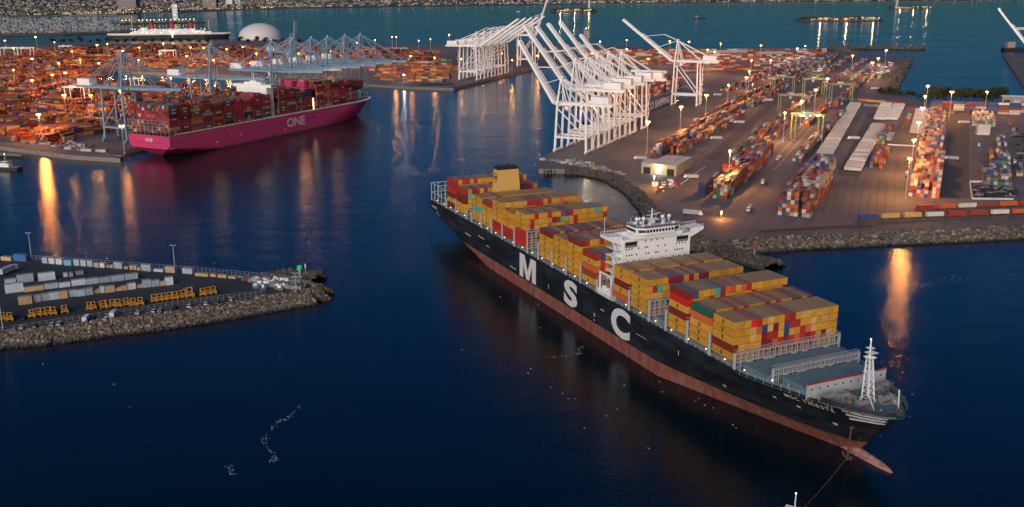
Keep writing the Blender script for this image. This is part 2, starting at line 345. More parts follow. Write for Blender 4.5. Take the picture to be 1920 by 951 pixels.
# ------------------------------------------------------------------ ships
def hull_b(s, z, P):
    """Half breadth of a hull at station s, height z."""
    s0 = P['stern'](z); s1 = P['stem'](z)
    if s <= s0 or s >= s1: return 0.0 if s >= s1 else P['trans'](z) * P['B'] / 2
    e = P['entry'](z); q = min(1.0, (s1 - s) / e); bow = (q ** P['pw'](z) if 'pw' in P else (1 - (1 - q) ** 2.2) ** .8) if q < 1 else 1
    u = min(1.0, (s - s0) / P['run'](z)); aft = P['trans'](z) + (1 - P['trans'](z)) * math.sin(u * math.pi / 2)
    return P['B'] / 2 * bow * aft
def hull(parent, F, P, zs, mats, matfn, name='hull', n=90):
    b = MB(); cols = []
    us = [0] + [1 - (1 - i / n) ** 1.0 for i in range(1, n + 1)]
    us = sorted(set([i / n for i in range(n + 1)] + [1 - .012 * k / 8 for k in range(8)]))
    for z in zs:
        s0, s1 = P['stern'](z), P['stem'](z); row = []
        for u in us: s = s0 + (s1 - s0) * u; row.append((s, hull_b(s, z, P) if u > 0 else P['trans'](z) * P['B'] / 2))
        cols.append(row)
    nu = len(us); base = []
    for side in (1, -1):
        for j, z in enumerate(zs):
            for s, t in cols[j]: b.v.append((s, -t * side, z))
    def vi(side, j, i): return (0 if side == 1 else nu * len(zs)) + j * nu + i
    for side in (1, -1):
        for j in range(len(zs) - 1):
            for i in range(nu - 1):
                f = (vi(side, j, i), vi(side, j, i + 1), vi(side, j + 1, i + 1), vi(side, j + 1, i))
                b.f.append(f if side == 1 else f[::-1]); b.m.append(matfn((zs[j] + zs[j + 1]) / 2, cols[j][i][0]))
    for j in range(len(zs) - 1):
        b.f.append((vi(-1, j, 0), vi(1, j, 0), vi(1, j + 1, 0), vi(-1, j + 1, 0))); b.m.append(matfn((zs[j] + zs[j + 1]) / 2, 0))
    J = len(zs) - 1
    o = b.build(name, mats, parent)
    d = MB()
    for i in range(nu - 1):
        (sa, ta), (sb, tb) = cols[J][i], cols[J][i + 1]; z = zs[-1] - P.get('bul', 1.1)
        d.add([(sa, -ta + .12, z), (sb, -tb + .12, z), (sb, tb - .12, z), (sa, ta - .12, z)], [(0, 1, 2, 3)])
    d.build('deck', P['deckmat'], parent)
    return o
def hull_text(txt, s0, z0, h, P, mat, parent, side=1, width=None, bold=0., rev=False, space=1., name='lettering', lift=.10, slant=0.):
    vs, fs = text_verts(txt, h, bold, space); wmax = max(v[0] for v in vs); k = (width / wmax) if width else 1
    b = MB(); out = []
    for x, y in vs:
        s = s0 + x * k; z = z0 + y + slant * x * k; out.append((s, -side * (hull_b(s, z, P) + lift), z))
    b.add(out, fs if side == 1 else [f[::-1] for f in fs]); return b.build(name, mat, parent)
def ship_root(name, F, label, cat='container ship'):
    o = empty(name, F.o, F.hd); return tag(o, label, cat)
# ship-local axes: x = s (to the bow), y = -r (to port), z up

# --- the black ship
ms = ship_root('container_ship', MF, 'black container ship with rusty red waterline and huge white letters M S C')
lerp = lambda a, b, t: a + (b - a) * max(0, min(1, t))
MP = dict(B=49, deckmat=M['deck_teal'], bul=.9,
          stern=lambda z: 0 if z > 12 else (12 - z) * 1.5, stem=lambda z: 354.5 + (max(0, z) * .85 if z < 12 else 10.2 + (z - 12) * .86) + (.0 if z > 0 else z * .2),
          pw=lambda z: float(np.interp(z, (0, 6, 12, 21), (.95, .60, .56, .52))), entry=lambda z: float(np.interp(z, (0, 6, 21), (86, 92, 50))), run=lambda z: lerp(95, 6, (z + 2) / 16), trans=lambda z: lerp(.1, 1, (z - 1) / 13))
def mz(z, s): return 1 if z < 6.0 else 0
hull(ms, MF, MP, [-4, 0, 2, 4, 6.0, 9, 12, 15, 18, 20.8], [M['black_hull'], M['red_boot']], mz)
def bulb(b):
    for i in range(9):
        pass
    prof = [(338, 1.6), (348, 2.2), (356, 2.3), (362, 2.0), (367, 1.5), (370, .8), (371.2, .15)]
    n = 10
    for k, (s, r) in enumerate(prof):
        for i in range(n): t = 2 * math.pi * i / n; b.v.append((s, r * .8 * math.cos(t), .3 - (370 - s) * .012 + r * math.sin(t)))
    for k in range(len(prof) - 1):
        for i in range(n): b.f.append((k * n + i, (k + 1) * n + i, (k + 1) * n + (i + 1) % n, k * n + (i + 1) % n)); b.m.append(0)
    b.f.append(tuple(range((len(prof) - 1) * n, len(prof) * n))); b.m.append(0)
part('bulbous_bow', paint('bulb_paint', (.36, .22, .19), .7, .7, (.22, .1, .07), .5, rust=.5, rustscale=.5), ms, bulb)
def letter_m():
    a, d = 4.6, 19.5; H_ = 12.4; q = 5.2
    return [(0, 0), (a, 0), (a, H_ * .62), (d / 2 - 1.9, 0), (d / 2 + 1.9, 0), (d - a, H_ * .62), (d - a, 0), (d, 0), (d, H_), (d - a - 1.6, H_), (d / 2, H_ * .36), (a + 1.6, H_), (0, H_)]
def m_tris(): return [(0, 1, 2, 11, 12), (2, 3, 10, 11), (3, 4, 10), (4, 5, 9, 10), (5, 6, 7, 8, 9)]
for side in (1, -1):
    b = MB(); b.add([(136.4 + x, -side * 24.6, 6.9 + y) for x, y in letter_m()], [f if side == 1 else f[::-1] for f in m_tris()]); b.build('letter', M['letter_white'], ms)
for ch, s0, wd, z0, h in (('S', 186.6, 13.5, 6.9, 12.6), ('C', 231.2, 15.8, 6.6, 13.2)):
    hull_text(ch, s0, z0, h, MP, M['letter_white'], ms, 1, wd, bold=.045, name='letter')
    hull_text(ch, s0, z0, h, MP, M['letter_white'], ms, -1, wd, bold=.045, name='letter')
hull_text('MSC TRIESTE', 337.5, 17.0, 1.6, MP, M['letter_white'], ms, 1, 17.5, bold=.005, name='ship_name', lift=.2, slant=0., space=1.25)
hull_text('MSC TRIESTE', 3, 16.5, 1.4, MP, M['letter_white'], ms, 1, 9, bold=.02, name='ship_name')
def stripes(b):
    for k in range(3):
        n = 16
        for i in range(n):
            q = []
            for ii in (i, i + 1):
                u = ii / n; s = 358.2 + k * .4 + u * (11.6 - k * 1.3); zc = 18.9 - k * 1.55 + .9 * math.sin(u * 2.2) * (k * .35)
                for dz in (0, .75): q.append((s, -(hull_b(s, zc + dz, MP) + .2), zc + dz))
            b.add([q[0], q[2], q[3], q[1]], [(0, 1, 2, 3)])
part('bow_stripes', M['letter_white'], ms, stripes)
MK = ((92, 12, 4, .5), (60, 12, 9, .7), (80, 15, 9, .6), (124, 8.5, 8, .5), (216, 9, 1.0, 1.7), (216, 7, 1, .8), (170, 9, .6, 2.2), (283, 14, .5, 2.0), (340, 13.5, 1.6, .9), (331, 14, 1.4, .8), (352, 11, 1.5, 1), (306, 9, 1.6, .9), (222, 14, 3, .6), (252, 12.6, 8, .25), (12, 13.5, 1, 2), (14.5, 13.2, 1, 1.2))
for k_, (s, z, w_, h_) in enumerate(MK): part('hull_mark', M['pale_grey'], ms, lambda b: b.add([(a, -(hull_b(a, c, MP) + .12), c) for a, c in ((s, z), (s + w_, z), (s + w_, z + h_), (s, z + h_))], [(0, 1, 2, 3)]))

# draught scuffs, rails and side-deck lights
def rail(b, P, z, s0, s1, step, sides=(1, -1), h=1.2, th=.12):
    for side in sides:
        s = s0; prev = None
        while s <= s1:
            t = -side * (hull_b(s, z, P) - .25); b.bar((s, t, z - .9), (s, t, z + h), th)
            if prev:
                for hh in (h, h * .5): b.bar(prev + (z + hh,), (s, t, z + hh), th * .8)
            prev = (s, t); s += step
for sd in (1, -1): part('deck_rail', M['pale_grey'], ms, lambda b: rail(b, MP, 20.8, 1, 352, 3.4, sides=(sd,)))
def bulw(b, sides):
    n = 30; prev = None
    for side in sides:
        prev = None
        for i in range(n + 1):
            s = 352 + (MP['stem'](20.8) - .4 - 352) * i / n; t = hull_b(s, 20.8, MP); q = (s, -side * t)
            if prev: 
                b.add([prev + (20.7,), q + (20.7,), q + (22.2,), prev + (22.2,)], [(0, 1, 2, 3)])
                b.cur = 1; p2 = (prev[0] - .25, prev[1] * .975); q2 = (q[0] - .25, q[1] * .975)
                b.add([p2 + (20.0,), q2 + (20.0,), q2 + (22.2,), p2 + (22.2,)], [(3, 2, 1, 0)])
                b.add([prev + (22.2,), q + (22.2,), q2 + (22.2,), p2 + (22.2,)], [(0, 1, 2, 3)]); b.cur = 0
            prev = q
for sd in (1, -1): part('bow_bulwark', [M['black_hull'], M['deck_teal']], ms, lambda b: bulw(b, (sd,)))
for k in range(30):
    s = 8 + k * 11.6
    if s > 345: break
    o = part('deck_lamp', M['lamp_dim'], ms, lambda b: b.sphere((s, -(hull_b(s, 20.8, MP) - 1.9), 21.6), .27, 6, 4))
# coaming / hatch level under the stacks
def coam(b):
    for s0, s1 in ((28, 60.5), (69.5, 158), (158.3, 217), (231, 273), (273.5, 316)): b.box(s0, s1, -22.0, 22.0, 19.5, 23.2)
part('hatch_coaming', M['grey_steel'], ms, coam)
BAYS = {1: 30.2, 2: 45.6, 3: 70.8, 4: 85.3, 5: 99.8, 6: 114.3, 7: 130.2, 8: 158.9, 9: 174, 10: 188.6, 11: 203.2, 12: 231.7, 13: 246.1, 14: 274.3, 15: 288.9, 16: 303.3}
def lash(b, tall):
    # lashing bridge: posts and walkways athwartships, local x 0
    n = 19
    for k in range(n + 1):
        y = -24.2 + 48.4 * k / n; b.bar((-.55, y, 0), (-.55, y, tall), .22); b.bar((.55, y, 0), (.55, y, tall), .22)
    for z in [q for q in (2.9, 5.8, 8.7) if q <= tall - .4] + [tall]:
        b.box(-.7, .7, -24.4, 24.4, z - .18, z)
        for x in (-.66, .66): b.bar((x, -24.4, z + 1.05), (x, 24.4, z + 1.05), .12)
    for q in (2, 5, 6, 10, 12, 16): y = -24.2 + 48.4 * q / n; b.box(.5, .6, y + .2, y + 2.2, .4, min(2.6, tall - .4))
    for y in (-24.3, 24.3): b.box(-.5, .5, y - .14, y + .14, 0, tall + .3)
lm = {}
for sb, tall in ((28.6, 6.1), (44.3, 9), (61.5, 6.1), (69.4, 6.1), (83.9, 9), (98.6, 9), (113.0, 9), (128.6, 9), (144.6, 11.6), (157.4, 9), (172.7, 9), (187.3, 9), (201.9, 9), (217.2, 6.1), (230.3, 6.1), (244.9, 9), (260.6, 9), (272.9, 9), (287.6, 9), (302.1, 9), (317.3, 6.1), (332.6, 5)):
    if tall not in lm: b = MB(); lash(b, tall); lm[tall] = b.mesh('lashing_bridge', M['pale_grey'])
    o = bpy.data.objects.new('lashing_bridge', lm[tall]); col.objects.link(o); o.parent = ms; o.location = (sb, 0, 20.6); 
    if sb > 330: o.scale = (1, .80, 1)
# hatch covers forward and in the open bay
def hatch(b, s0, s1, hw, z, n):
    for k in range(n):
        y0 = -hw + 2 * hw * k / n; b.box(s0, s1, y0 + .12, y0 + 2 * hw / n - .12, 19.8, z)
        for q in range(1, 4): x = s0 + (s1 - s0) * q / 4; b.box(x - .12, x + .12, y0 + .3, y0 + 2 * hw / n - .3, z, z + .12)
for s0, s1, hw, z, n in ((261.5, 272, 21.5, 22.4, 5), (146, 156.6, 21.5, 22.4, 5), (318.6, 331.6, 21.4, 23.0, 5), (334, 346.4, 16.6, 23.2, 3)):
    part('hatch_cover', M['hatch_blue'], ms, lambda b: hatch(b, s0, s1, hw, z, n))
def bwall(b):
    b.box(347.2, 347.8, -17.4, 17.4, 19.8, 25.0)
    for y in np.arange(-16, 16.1, 4): b.add([(347.2, y - .12, 19.8), (343.8, y - .12, 19.8), (347.2, y - .12, 24.6), (347.2, y + .12, 19.8), (343.8, y + .12, 19.8), (347.2, y + .12, 24.6)], [(0, 1, 2), (5, 4, 3), (1, 4, 5, 2), (0, 3, 4, 1)])
bw = part('breakwater_wall', M['pale_grey'], ms, bwall)
parts('porthole', M['black_paint'], bw, [lambda b, y=y: b.tube((347.75, y, 23.3), (347.86, y, 23.3), .36, 8) for y in np.arange(-15.5, 16, 3.4)])
part('cap_rail', M['red_paint'], bw, lambda b: b.box(347.1, 347.9, -17.5, 17.5, 25.0, 25.25))
# foremast
mast = MB(); top = 41.5
for dx, dy in ((-1.5, -1.3), (-1.5, 1.3), (1.7, -1.3), (1.7, 1.3)): mast.bar((357.5 + dx, dy, 20), (356.4 + dx * .45, dy * .45, 36), .34)
for k in range(7):
    z = 21.5 + k * 2.1; u = (z - 20) / 16; q = 1 - .55 * u; cx = 357.5 - 1.1 * u
    P4 = [(cx - 1.5 * q, -1.3 * q, z), (cx + 1.7 * q, -1.3 * q, z), (cx + 1.7 * q, 1.3 * q, z), (cx - 1.5 * q, 1.3 * q, z)]
    for i in range(4): mast.bar(P4[i], P4[(i + 1) % 4], .16)
    if k < 6:
        u2 = (z + 2.1 - 20) / 16; q2 = 1 - .55 * u2; cx2 = 357.5 - 1.1 * u2; mast.bar(P4[0], (cx2 + 1.7 * q2, -1.3 * q2, z + 2.1), .13); mast.bar(P4[1], (cx2 + 1.7 * q2, 1.3 * q2, z + 2.1), .13)
mast.box(355.2, 358, -1.5, 1.5, 35.4, 35.7); mast.tube((356.4, 0, 35.7), (356.3, 0, top), .4, 8, .2); mast.box(355.4, 357.3, -1.1, 1.1, 38.6, 38.8)
for z in (30.5, 37.2): mast.box(355.6, 358.4, -1.7, 1.7, z, z + .15)
fm = mast.build('foremast', M['white_steel'], ms)
part('mast_light', M['lamp_warm'], fm, lambda b: b.sphere((357.2, .0, 36.9), .3, 6, 4))
part('mast_light', M['lamp_warm'], fm, lambda b: b.sphere((356.2, 0, top + .2), .22, 6, 4))
part('light_post', M['white_steel'], ms, lambda b: b.bar((366, 5, 20), (365.5, 5, 26.5), .3))
part('derrick', M['white_steel'], ms, lambda b: b.bar((366, -5, 20), (360, -3, 25), .2))
# foredeck machinery
for y, s in ((-7, 353), (7, 353), (-5, 360.5), (5, 360.5), (-12, 351.5), (12, 351.5)):
    w_ = part('winch', M['grey_steel'], ms, lambda b: (b.box(s - 1.6, s + 1.6, y - 2.4, y + 2.4, 19.9, 20.3), b.tube((s, y - 2.1, 21.5), (s, y + 2.1, 21.5), 1.05, 10), b.tube((s, y - 2.3, 21.5), (s, y - 2.1, 21.5), 1.5, 10), b.tube((s, y + 2.1, 21.5), (s, y + 2.3, 21.5), 1.5, 10), b.box(s - 1, s + 1.3, y + 2.4, y + 3.6, 20, 22.0)))
for s, y in ((356, 15), (356, -15), (364, 9), (364, -9), (350, 18), (350, -18), (368, 3), (368, -3), (361, 12), (361, -12)):
    parts('bollard', M['rust'], ms, [lambda b, q=q: b.tube((s + q, y, 19.9), (s + q, y, 21.2), .38, 8) for q in (-.9, .9)])
for _ in range(34):
    x, y = random.uniform(349, 367), random.uniform(-10, 10); a, c, h = random.uniform(.4, 1.3), random.uniform(.4, 1.2), random.uniform(.5, 1.7)
    part('deck_locker', M[random.choice(['pale_grey', 'grey_steel', 'deck_teal', 'rust', 'black_paint', 'machine_yellow'])], ms, lambda b: b.box(x, x + a, y, y + c, 19.9, 19.9 + h))
for _ in range(36):
    x, y = random.uniform(318, 346), random.choice((-1, 1)) * random.uniform(17.8, 21); a, c, h = random.uniform(.5, 1.8), random.uniform(.4, 1.1), random.uniform(.8, 2.2)
    if abs(y) + 1.2 < hull_b(x + 2, 20.8, MP): part('deck_locker', M[random.choice(['pale_grey', 'grey_steel', 'deck_teal', 'white_steel'])], ms, lambda b: b.box(x, x + a, y, y + c, 19.9, 19.9 + h))
# anchor and chain at the starboard bow
def anc(b):
    s = 357.6; t = -(hull_b(s, 11, MP) + .3); b.bar((s, t, 12.4), (s + .1, t - .4, 3), .38); b.box(s - .9, s + .9, t - .4, t + .6, 11.6, 13.6)
    b.bar((s + .1, t - .4, 3), (s + .1, t - .5, -.4), .5); b.bar((s - 1.7, t - .4, 1), (s + 1.8, t - .4, 1), .6); b.bar((s - 1.7, t - .4, 1), (s - 2, t - .9, 2.3), .5); b.bar((s + 1.8, t - .4, 1), (s + 2.1, t - .9, 2.3), .5)
part('anchor', M['chain'], ms, anc)
# ship's bridge house
hs = MB()
hs.box(218.2, 226, -17.8, 17.8, 20, 47.2); hs.box(219, 227.2, -12.6, 12.6, 47.2, 49.2)
hs.add([(219, -17.8, 44.2), (225.6, -17.8, 44.2), (219, -25.2, 48.0), (225.6, -25.2, 48.0), (219, -25.2, 49.6), (225.6, -25.2, 49.6), (219, -17.8, 49.2), (225.6, -17.8, 49.2)], [(0, 1, 3, 2)[::-1], (2, 3, 5, 4), (4, 5, 7, 6), (0, 2, 4, 6), (1, 7, 5, 3)])
hs.add([(219, 17.8, 44.2), (225.6, 17.8, 44.2), (219, 25.2, 48.0), (225.6, 25.2, 48.0), (219, 25.2, 49.6), (225.6, 25.2, 49.6), (219, 17.8, 49.2), (225.6, 17.8, 49.2)], [(0, 1, 3, 2), (2, 3, 5, 4)[::-1], (4, 5, 7, 6)[::-1], (0, 2, 4, 6)[::-1], (1, 7, 5, 3)[::-1]])
hs.cur = 0
hs.box(217.6, 219, -17.2, 17.2, 47.2, 49.2)
house = hs.build('bridge_house', M['white_steel'], ms)
wh = MB(); wh.prism([(218.5, -11.5), (226.2, -11.5), (228.4, -7.5), (228.4, 7.5), (226.2, 11.5), (218.5, 11.5)], 49.2, 50.2); wh.prism([(218.5, -11.5), (226.2, -11.5), (228.4, -7.5), (228.4, 7.5), (226.2, 11.5), (218.5, 11.5)], 51.7, 52.6)
whl = wh.build('wheelhouse', M['white_steel'], house)
gl = MB(); gl.prism([(218.8, -11.2), (226.0, -11.2), (228.1, -7.3), (228.1, 7.3), (226.0, 11.2), (218.8, 11.2)], 50.2, 51.7); gl.build('bridge_window', M['glass'], house)
part('window_mullion', M['white_steel'], house, lambda b: [b.box(228.05, 228.3, y - .13, y + .13, 50.2, 51.7) for y in np.arange(-7.2, 7.3, 1.6)] + [b.box(225.9, 228.2, -11.35, -11.15, 50.2, 51.7)][:0])
part('roof_deck', M['hatch_blue'], house, lambda b: b.prism([(218.7, -11.2), (226.1, -11.2), (228.1, -7.3), (228.1, 7.3), (226.1, 11.2), (218.7, 11.2)], 52.76, 52.85))
part('roof_stripe', M['red_paint'], house, lambda b: b.prism([(218.4, -11.6), (226.3, -11.6), (228.5, -7.55), (228.5, 7.55), (226.3, 11.6), (218.4, 11.6)], 52.6, 52.75))
PT = []
for z, ys in ((45.2, (-6, -3, 0, 3)), (41.8, (-15.8, -14.4, -13, -9.5, -6, -5, 0.5, 4.2, 10.4, 12, 13.6, 15.2)), (38.6, (-15.6, -14.3, -13, -10.5, -5.5, -4.2, -.5, .6, 5, 9.8, 11.1, 12.4, 13.8)), (35.4, (-15, -12, -9, -3, 3, 9, 12, 15)), (32, (-15, -12, -9, -3, 3, 9, 12, 15))):
    for y in ys: PT.append((225.95, 226.04, y - .32, y + .32, z, z + .8))
for z in (36.5, 40, 43.5):
    for x in (219.8, 221.6, 223.6): PT.append((x, x + .6, -17.86, -17.78, z, z + .8))
parts('window', M['glass'], house, [lambda b, q=q: b.box(*q) for q in PT])
parts('open_deck_bay', M['black_paint'], house, [lambda b, y=y: b.box(225.9, 226.06, y, y + 6.2, 43.0, 45.9) for y in (-16.6, 10.4)])
def houserail(b):
    for z, y0, y1 in ((43.9, -16.5, -10.5), (43.9, 10.5, 16.5)): b.bar((226.2, y0, z), (226.2, y1, z), .1); b.bar((226.2, y0, z - .45), (226.2, y1, z - .45), .08)
    for x, y0, y1, z in ((219.1, -25.1, -12, 49.6), (225.5, -25.1, -12, 49.6), (219.1, 12, 25.1, 49.6), (225.5, 12, 25.1, 49.6), (218.6, -11.3, 11.3, 52.7), (226.3, -11.3, 11.3, 52.7)):
        b.bar((x, y0, z + 1.1), (x, y1, z + 1.1), .11); b.bar((x, y0, z + .6), (x, y1, z + .6), .08)
        for y in np.arange(y0, y1 + .1, 1.8): b.bar((x, y, z), (x, y, z + 1.1), .1)
    for k, z in enumerate((26, 30, 34, 38, 42)):
        b.box(216.6, 218.8, -21.2, -17.8, z, z + .18); b.bar((219 if k % 2 else 224, -20, z), (224 if k % 2 else 219, -19.6, z + 4), .9, .15)
        b.box(218.8, 225.5, -21.2, -17.8, z, z + .14); b.bar((218.8, -21.1, z + 1.1), (225.5, -21.1, z + 1.1), .1); b.bar((218.8, -21.1, z + .55), (225.5, -21.1, z + .55), .07)
part('house_rail', M['white_steel'], house, houserail)
def antennas(b):
    b.tube((221, 0, 52.7), (221, 0, 60.5), .38, 8, .22); b.bar((221, -3, 57), (221, 3, 57), .2); b.bar((221, -2.2, 59), (221, 2.2, 59), .15); b.box(219.8, 223, -2.4, 2.4, 55, 55.3); b.box(220, 221.9, -1.2, 1.2, 52.7, 55)
    for y in (-8.5, -5, 5, 8.5): b.tube((222, y, 52.7), (222, y, 55.2), .2, 6); b.sphere((222, y, 55.9), .95, 8, 6)
    for y in (-10, -7, -3.6, 3.2, 7.5, 10): b.tube((219.5, y, 52.7), (219.5, y, 58 - abs(y) * .2), .09, 5)
    b.bar((222.3, -1.9, 56.4), (224.5, -1.9, 56.4), .25); b.bar((222.6, 0, 58.2), (222.6, 3.3, 58.2), .3)
    b.tube((220, -25 + 1.2, 49.6), (220, -23.8, 58), .1, 5)
    for x, y in ((220, -6), (224, -4), (224, 3), (220, 6), (225, 8), (219.5, -9), (225, -8)): b.box(x, x + 1, y, y + 1.2, 52.7, 54.0)
part('antenna_mast', M['white_steel'], house, antennas)
house.scale = (1, 1, .89); house.location = (0, 1.2, 4.18)
# pilot-side stores platform with lifeboat gear on the starboard side
def store(b):
    b.box(217.7, 229.8, -24.0, -19.6, 20, 23.2); b.box(218.6, 219.2, -23.9, -23.3, 23.2, 31); b.box(228.4, 229.0, -23.9, -23.3, 23.2, 31); b.box(218.4, 229.2, -23.9, -23.2, 30.6, 31.2)
    for x in (220.5, 223, 226): b.box(x, x + 1.4, -23.4, -21.6, 23.2, 24.3 + random.random())
part('stores_platform', M['white_steel'], ms, store)
part('life_raft', M['red_paint'], ms, lambda b: (b.sphere((224.2, -22.4, 26.3), 1.2, 8, 6, (1.2, .8, .8)), b.bar((224.2, -22.4, 23.2), (224.2, -22.4, 26), .3)))
# funnel
fu = MB(); fu.box(60.9, 69.1, -8.6, 8.6, 22, 50, (1.0, 2.0)); fo = fu.build('funnel', M['funnel_yellow'], ms)
part('funnel_cap', M['black_paint'], fo, lambda b: (b.box(61.8, 68.2, -6.7, 6.7, 50, 51.3), [b.tube((x, y, 51.3), (x, y, 52.9), .55, 8) for x, y in ((63.5, -4.8), (63.5, -2), (66, 0), (63.5, 2.4), (66, 4.8), (66.5, -4))]))
vs, fs = text_verts('msc', 2.0, .02)
bb = MB()
def ring(b):
    n = 20
    for q in range(n):
        a0, a1 = 2 * math.pi * q / n, 2 * math.pi * (q + 1) / n
        P_ = []
        for a in (a0, a1):
            for r in (2.1, 2.45): z = 45 + r * 1.15 * math.sin(a); P_.append((65 + r * math.cos(a), -(8.6 - 2.0 * (z - 22) / 28 + .08), z))
        b.add([P_[0], P_[2], P_[3], P_[1]], [(3, 2, 1, 0)])
    b.add([(63.4 + x * .75, -(8.6 - 2.0 * (44.2 + y - 22) / 28 + .1), 44.2 + y) for x, y in vs], fs)
part('funnel_emblem', M['black_paint'], fo, ring)
part('engine_casing', M['white_steel'], ms, lambda b: b.box(60.6, 69.3, -15, 15, 20, 30))
def stern_frame(b):
    for y in np.arange(-24, 24.1, 4.8): b.bar((1.2, y, 20), (1.2, y, 32), .4); b.bar((13, y, 20), (13, y, 32), .35)
    for z in (26, 32): b.bar((1.2, -24, z), (1.2, 24, z), .35); b.bar((13, -24, z), (13, 24, z), .3); b.bar((1.2, -24, z), (28, -24, z), .3); b.bar((1.2, 24, z), (28, 24, z), .3)
    for x in (7, 19, 26): b.bar((x, -24, 20), (x, -24, 32), .35); b.bar((x, 24, 20), (x, 24, 32), .35)
part('stern_lashing_frame', M['pale_grey'], ms, stern_frame)
# ------------------------------------------------------------------ containers on the black ship
C = {k: lin(v) for k, v in dict(yellow='cd9430', red='b02a22', darkred='7c2420', bright='d2221e', orange='cf6030', brown='92402c', turq='35b5a5', teal='1c6a55', blue='254a80', navy='17283f', purple='8a2745', grey='a5a198', white='d8d4c8', tan='d6a55a', green='2f7d52', magenta='c0276b').items()}
CNAME = dict(yellow='mustard yellow', red='red', darkred='dark red', bright='bright red', orange='orange', brown='brown', turq='turquoise', teal='teal green', blue='blue', navy='navy', purple='plum red', grey='grey', white='white', tan='pale ochre', green='green', magenta='magenta')
def container_mesh(L=12.19, W=2.525, Hh=2.765):
    b = MB(); n = 30; xs = []
    for i in range(n + 1): xs.append((-L / 2 + .12 + (L - .24) * i / n, W / 2 - (.0 if i % 2 else .06)))
    ring_ = [(-L / 2, W / 2)] + xs + [(L / 2, W / 2), (L / 2, -W / 2)] + [(x, -y) for x, y in xs[::-1]] + [(-L / 2, -W / 2)]
    ring_ = ring_[::-1]; k = len(ring_)
    b.add([(x, y * .998, .16) for x, y in ring_] + [(x, y * .998, Hh - .12) for x, y in ring_], [(i, (i + 1) % k, k + (i + 1) % k, k + i) for i in range(k)])
    b.box(-L / 2, L / 2, -W / 2, W / 2, 0, .16); b.box(-L / 2, L / 2, -W / 2, W / 2, Hh - .12, Hh)
    for x in (-L / 2, L / 2 - .16):
        for y in (-W / 2, W / 2 - .16): b.box(x - .004, x + .164, y, y + .16, .16, Hh - .12)
    return b.mesh('shipping_container', M['cont'])
def door_mesh(L=12.19, W=2.48, Hh=2.86):
    b = MB(); x = L / 2
    b.box(x, x + .03, -W / 2 + .17, -.02, .2, Hh - .16); b.box(x, x + .03, .02, W / 2 - .17, .2, Hh - .16)
    for y in (-.85, -.35, .35, .85): b.box(x + .03, x + .08, y - .03, y + .03, .18, Hh - .14)
    return b.mesh('door', M['cont'])
cm = container_mesh(); dm = door_mesh()
vs1, fs1 = text_verts('m', .72, .05); vs2, fs2 = text_verts('sc', .72, .05)
em = MB(); em.add([(-.8 + x * 1.1, -1.275, 1.42 + y) for x, y in vs1], fs1); em.add([(-.8 + x * 1.0, -1.275, .58 + y) for x, y in vs2], fs2)
emesh = em.mesh('emblem', M['black_paint'])
proto = bpy.data.objects.new('shipping_container', cm)
SB = {1: ['red', 'red', 'red', 'darkred', 'yellow', 'darkred'], 2: ['red', 'darkred', 'darkred', 'yellow', 'yellow'], 3: ['yellow', 'yellow', 'turq', 'yellow', 'yellow'], 4: ['red', 'yellow', 'yellow', 'yellow', 'yellow'],
      5: ['yellow', 'yellow', 'yellow', 'yellow', 'red', 'red'], 6: ['yellow', 'yellow', 'yellow', 'red', 'red'], 7: ['yellow', 'yellow', 'yellow', 'red', 'red', 'bright'], 8: ['darkred', 'yellow', 'yellow', 'yellow', 'yellow'], 9: ['yellow'] * 5,
      10: ['darkred'] + ['yellow'] * 5, 11: ['red', 'yellow', 'orange', 'brown', 'yellow'], 12: ['yellow', 'yellow', 'darkred', 'yellow', 'orange'], 13: ['yellow'] * 5, 14: ['darkred', 'bright', 'yellow', 'darkred', 'yellow', 'yellow'],
      15: ['teal', 'orange', 'yellow', 'yellow', 'yellow'], 16: ['yellow', 'yellow', 'yellow', 'darkred', 'yellow']}
TOPS = {16: 'y y y p p y y y y r r y y y y y y y y', 15: 'k y y y r y r y y y r y r y y p p y p', 14: 'r b y y y t p q o y o r y y y y y y y', 13: 'y y y y p p p y p y p p y y y y y y y', 12: 'y r y y y r y y y y r y y y r y y y y',
        11: 'r b y y r y y y p y y y y y y y y y y', 10: 'r r y y r y y r y y p p p y p y p p y', 9: 'y y p y p r y p y p y y p y y q y y t', 8: 'p p y p p y p r p p y p p q y y q q t', 7: 'y y r y y r y y r b r y y y y y t y y',
        6: 'y y y r y y r y y r r y y y r y y y y', 5: 'y y y y y y r r r r y r y y o y y y y', 4: 'r y y y y r y y y y y r y y y y y y y', 3: 'y y y y p y y y y y y y y y y y y y y', 2: 'r y p r y p y y y p r y y r b p p r y', 1: 'r y r r y r y y y y r y y b b b r r y'}
FR16 = ['y y y p r y t y y r r y t t y y t y y', 'y y y t o b t d y b r r y y t y t y y', 'y y y t y d r r y b y y r o t y y y y', 'y y y y y d d o r d r o r d r y d t y', 'y y y y y r r d r o d r r r d y y y y']
KEY = dict(y='yellow', p='purple', r='red', k='teal', b='blue', t='turq', q='orange', o='orange', d='darkred', g='grey')
KEY16 = dict(KEY, t='tan', p='bright')
bayname = lambda n: ('foremost bay' if n == 16 else ordw(17 - n) + ' bay from bow' if n > 8 else ('aftermost bay' if n == 1 else ordw(n) + ' bay from stern'))
PAL = ['yellow'] * 16 + ['red', 'red', 'darkred', 'purple', 'orange', 'tan', 'tan', 'blue', 'turq', 'brown']
cargo = []
def free_front(b):   # tiers of the forward face that nothing hides
    return {16: 9, 13: 9, 7: 9, 2: 2, 11: 1}.get(b, 1 if len(SB.get(b + 1, [])) < len(SB[b]) else 0)
